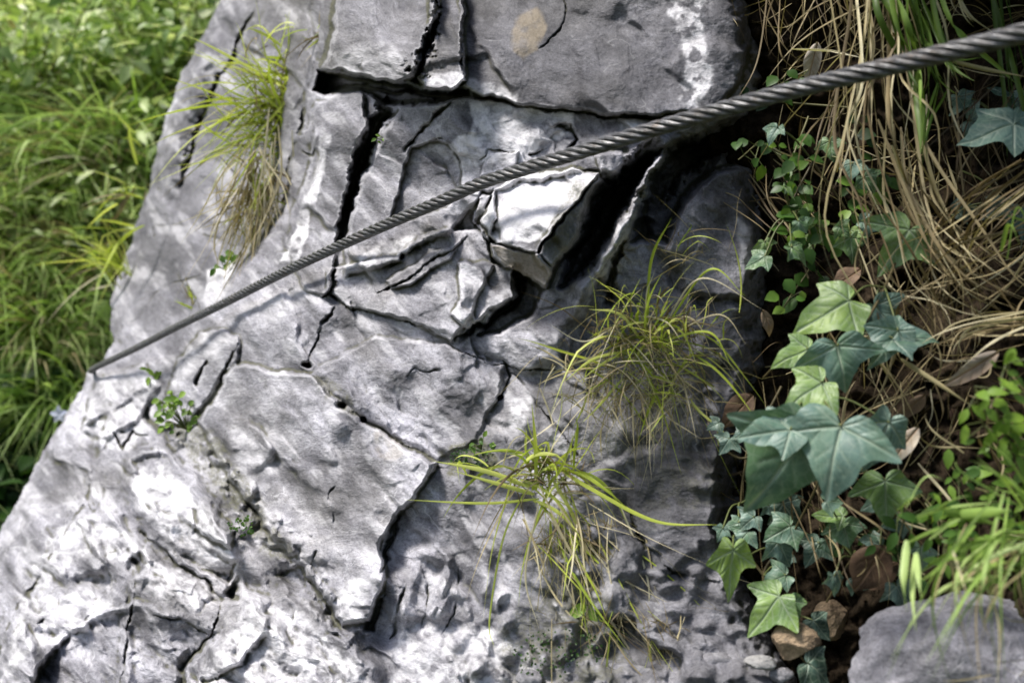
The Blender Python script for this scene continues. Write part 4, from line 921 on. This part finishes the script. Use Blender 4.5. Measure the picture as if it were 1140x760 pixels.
def copy_thing(src, name, loc, rz, sc, label):
    r = src.copy(); C.objects.link(r); r.name = name; r.location = loc; r.rotation_euler = (0,0,rz); r.scale = (sc,)*3; r['label'] = label
    for ch in list(src.children):
        c = ch.copy(); C.objects.link(c); c.parent = r
    return r
GR, BR, WR = 'grass tufts on the hillside behind', 'leafy bushes on the hillside behind', 'broad-leaved weeds on the hillside behind'
# (kind, list of prototypes)
K = {}
K['russet'] = [('hillside_grass', lambda: [('blades', proto_grass(60, .38, .007, .7, (.5,1.)), M_GRASS), ('dry_blades', proto_grass(120, .4, .006, .6, (.1,.7)), M_STRAW)], 'blurred russet dry grass tuft on the hillside at the left edge', 'grass', GR+', russet')]
K['droop'] = [('hillside_grass', lambda: [('blades', proto_grass(150, .42, .0075, .8, (.45,1.)), M_GRASS)], 'blurred drooping green grass tuft on the hillside left of the rock', 'grass', GR+', drooping green')]
K['pale'] = [('hillside_grass', lambda: [('blades', proto_grass(110, .40, .008, .55, (.6,1.)), M_GRASS), ('dry_blades', proto_grass(70, .44, .006, .6, (.5,1.)), M_STRAW)], 'blurred pale green and straw grass tuft on the hillside left of the rock', 'grass', GR+', pale and strawy')]
K['bush'] = [('leafy_bush', lambda: (lambda sl_: [('stems', sl_[0], M_STEM), ('leaves', sl_[1], M_BUSH)])(proto_bush(430, .5, .34, random.choice([.05,.07,.09]), random.choice([.4,.55,.7]), (.3,1.), 16)), 'blurred bright green small-leaved bush on the upper left hillside', 'bush', BR)]
K['weed'] = [('broad_leaved_weed', lambda: (lambda sl_: [('stems', sl_[0], M_STEM), ('leaves', sl_[1], M_BUSH)])(proto_bush(150, .26, .24, .075, .62, (.0,.75), 9)), 'blurred darker broad-leaved weed low on the left hillside', 'weed', WR)]
K['darkweed'] = [('broad_leaved_weed', lambda: (lambda sl_: [('stems', sl_[0], M_STEM), ('leaves', sl_[1], M_HERB)])(proto_bush(110, .2, .2, .07, .62, (.0,.4), 8)), 'weed tinted dark for the shaded hollow low at the left edge', 'weed', WR+', shaded')]  # leaf tints darkened to paint the hollow's shade
def put(kind, n, region, sc=(.8,1.25), dz=0.):
    name, mk, lab, cat, grp = K[kind][0]; protos = []
    for i in range(n):
        u, v = random.uniform(region[0], region[2]), random.uniform(region[1], region[3]); p = hill_pt(u, v)+np.array([0,0,dz])
        rz, s = random.uniform(-.9,.9), random.uniform(*sc)
        if len(protos) < 3:
            e = realise(name, mk(), lab, cat, grp, p); e.rotation_euler = (0,0,rz); e.scale = (s,)*3; protos.append(e)
        else: copy_thing(protos[i % 3], name, p, rz, s, lab)
put('bush', 22, (-60, 40, 300, 210), (.7,1.5)); put('bush', 8, (-60,-60,300,40)); put('bush', 10, (90, 240, 220, 340), (.5,.9))
put('droop', 16, (-60, 20, 260, 200), (1.1,1.7)); put('pale', 16, (-20, 60, 240, 240), (1.1,1.7)); put('droop', 30, (-60, 300, 170, 470)); put('droop', 12, (0, 180, 200, 320)); put('droop', 8, (-60,100,100,250)); put('russet', 9, (-20, 240, 130, 340), (.8,1.2))
put('pale', 30, (-60, 190, 140, 430)); put('pale', 16, (-40, 40, 150, 220))
put('darkweed', 20, (-60, 450, 110, 640), (.6,1.1)); put('weed', 16, (60, 240, 230, 430), (.6,1.)); put('weed', 12, (-40, 120, 200, 300), (.8,1.2))
put('bush', 16, (300, -60, 900, 60)); put('bush', 10, (-420,-40,-80,260)); put('droop', 14, (-420,260,-80,560))
# little pale flower in the dark hollow
e = empty('pale_flower', P(66,468,2.4), 'single pale blue flower in the dark gap left of the rock edge', 'flower'); fb, sb = Bag(), Bag()
for k in range(5):
    a = k*1.257+.4; fb.leaf(P(66,461,2.4), np.array([math.cos(a),-.3,math.sin(a)]), np.array([0,-1,.3]), .022, .014, .5+.1*k)
sb.tube(spl([P(66,540,2.45), P(70,500,2.43), P(66,463,2.4)], 8), .0015, .001, .8); fb.build('petals', M_FLOWER, e); sb.build('stem', M_STEM, e)

# ------------------------------------------------------------------ light, sky, camera
SUN_EL, SUN_AZ = 60, -72        # degrees; azimuth measured from behind the camera towards the left
w = bpy.data.worlds.new('World'); bpy.context.scene.world = w; w.use_nodes = True
nt_ = w.node_tree; bg = nt_.nodes['Background']; sky = nt_.nodes.new('ShaderNodeTexSky'); sky.sky_type = 'NISHITA'; sky.sun_disc = False
el = math.radians(SUN_EL); az = math.radians(SUN_AZ)
sdir = np.array([math.sin(az)*math.cos(el), -math.cos(az)*math.cos(el), math.sin(el)])     # towards the sun
sky.sun_elevation = el; sky.sun_rotation = math.atan2(sdir[0], sdir[1])
sky.air_density = 1.; sky.dust_density = 3.
nt_.links.new(sky.outputs[0], bg.inputs[0]); bg.inputs[1].default_value = .15
sl_ = bpy.data.lights.new('sun', 'SUN'); sl_.energy = 5.0; sl_.angle = math.radians(15); sl_.color = (1, .965, .91)
so = bpy.data.objects.new('sun', sl_); C.objects.link(so)
from mathutils import Vector
so.rotation_euler = Vector([-float(x) for x in sdir]).to_track_quat('-Z', 'Y').to_euler()
cam = bpy.data.cameras.new('camera'); co_ = bpy.data.objects.new('camera', cam); C.objects.link(co_)
co_.location = (0, 0, CZ); co_.rotation_euler = (math.radians(90), 0, 0)
cam.sensor_width = 36; cam.lens = 36*FPX/1140; cam.clip_start = .02; cam.clip_end = 600
cam.dof.use_dof = True; cam.dof.focus_distance = .98; cam.dof.aperture_fstop = 6.0
sc_ = bpy.context.scene; sc_.camera = co_
sc_.view_settings.view_transform = 'Standard'; sc_.view_settings.look = 'None'; sc_.view_settings.exposure = 0
sc_.cycles.max_bounces = 6; sc_.cycles.transparent_max_bounces = 4
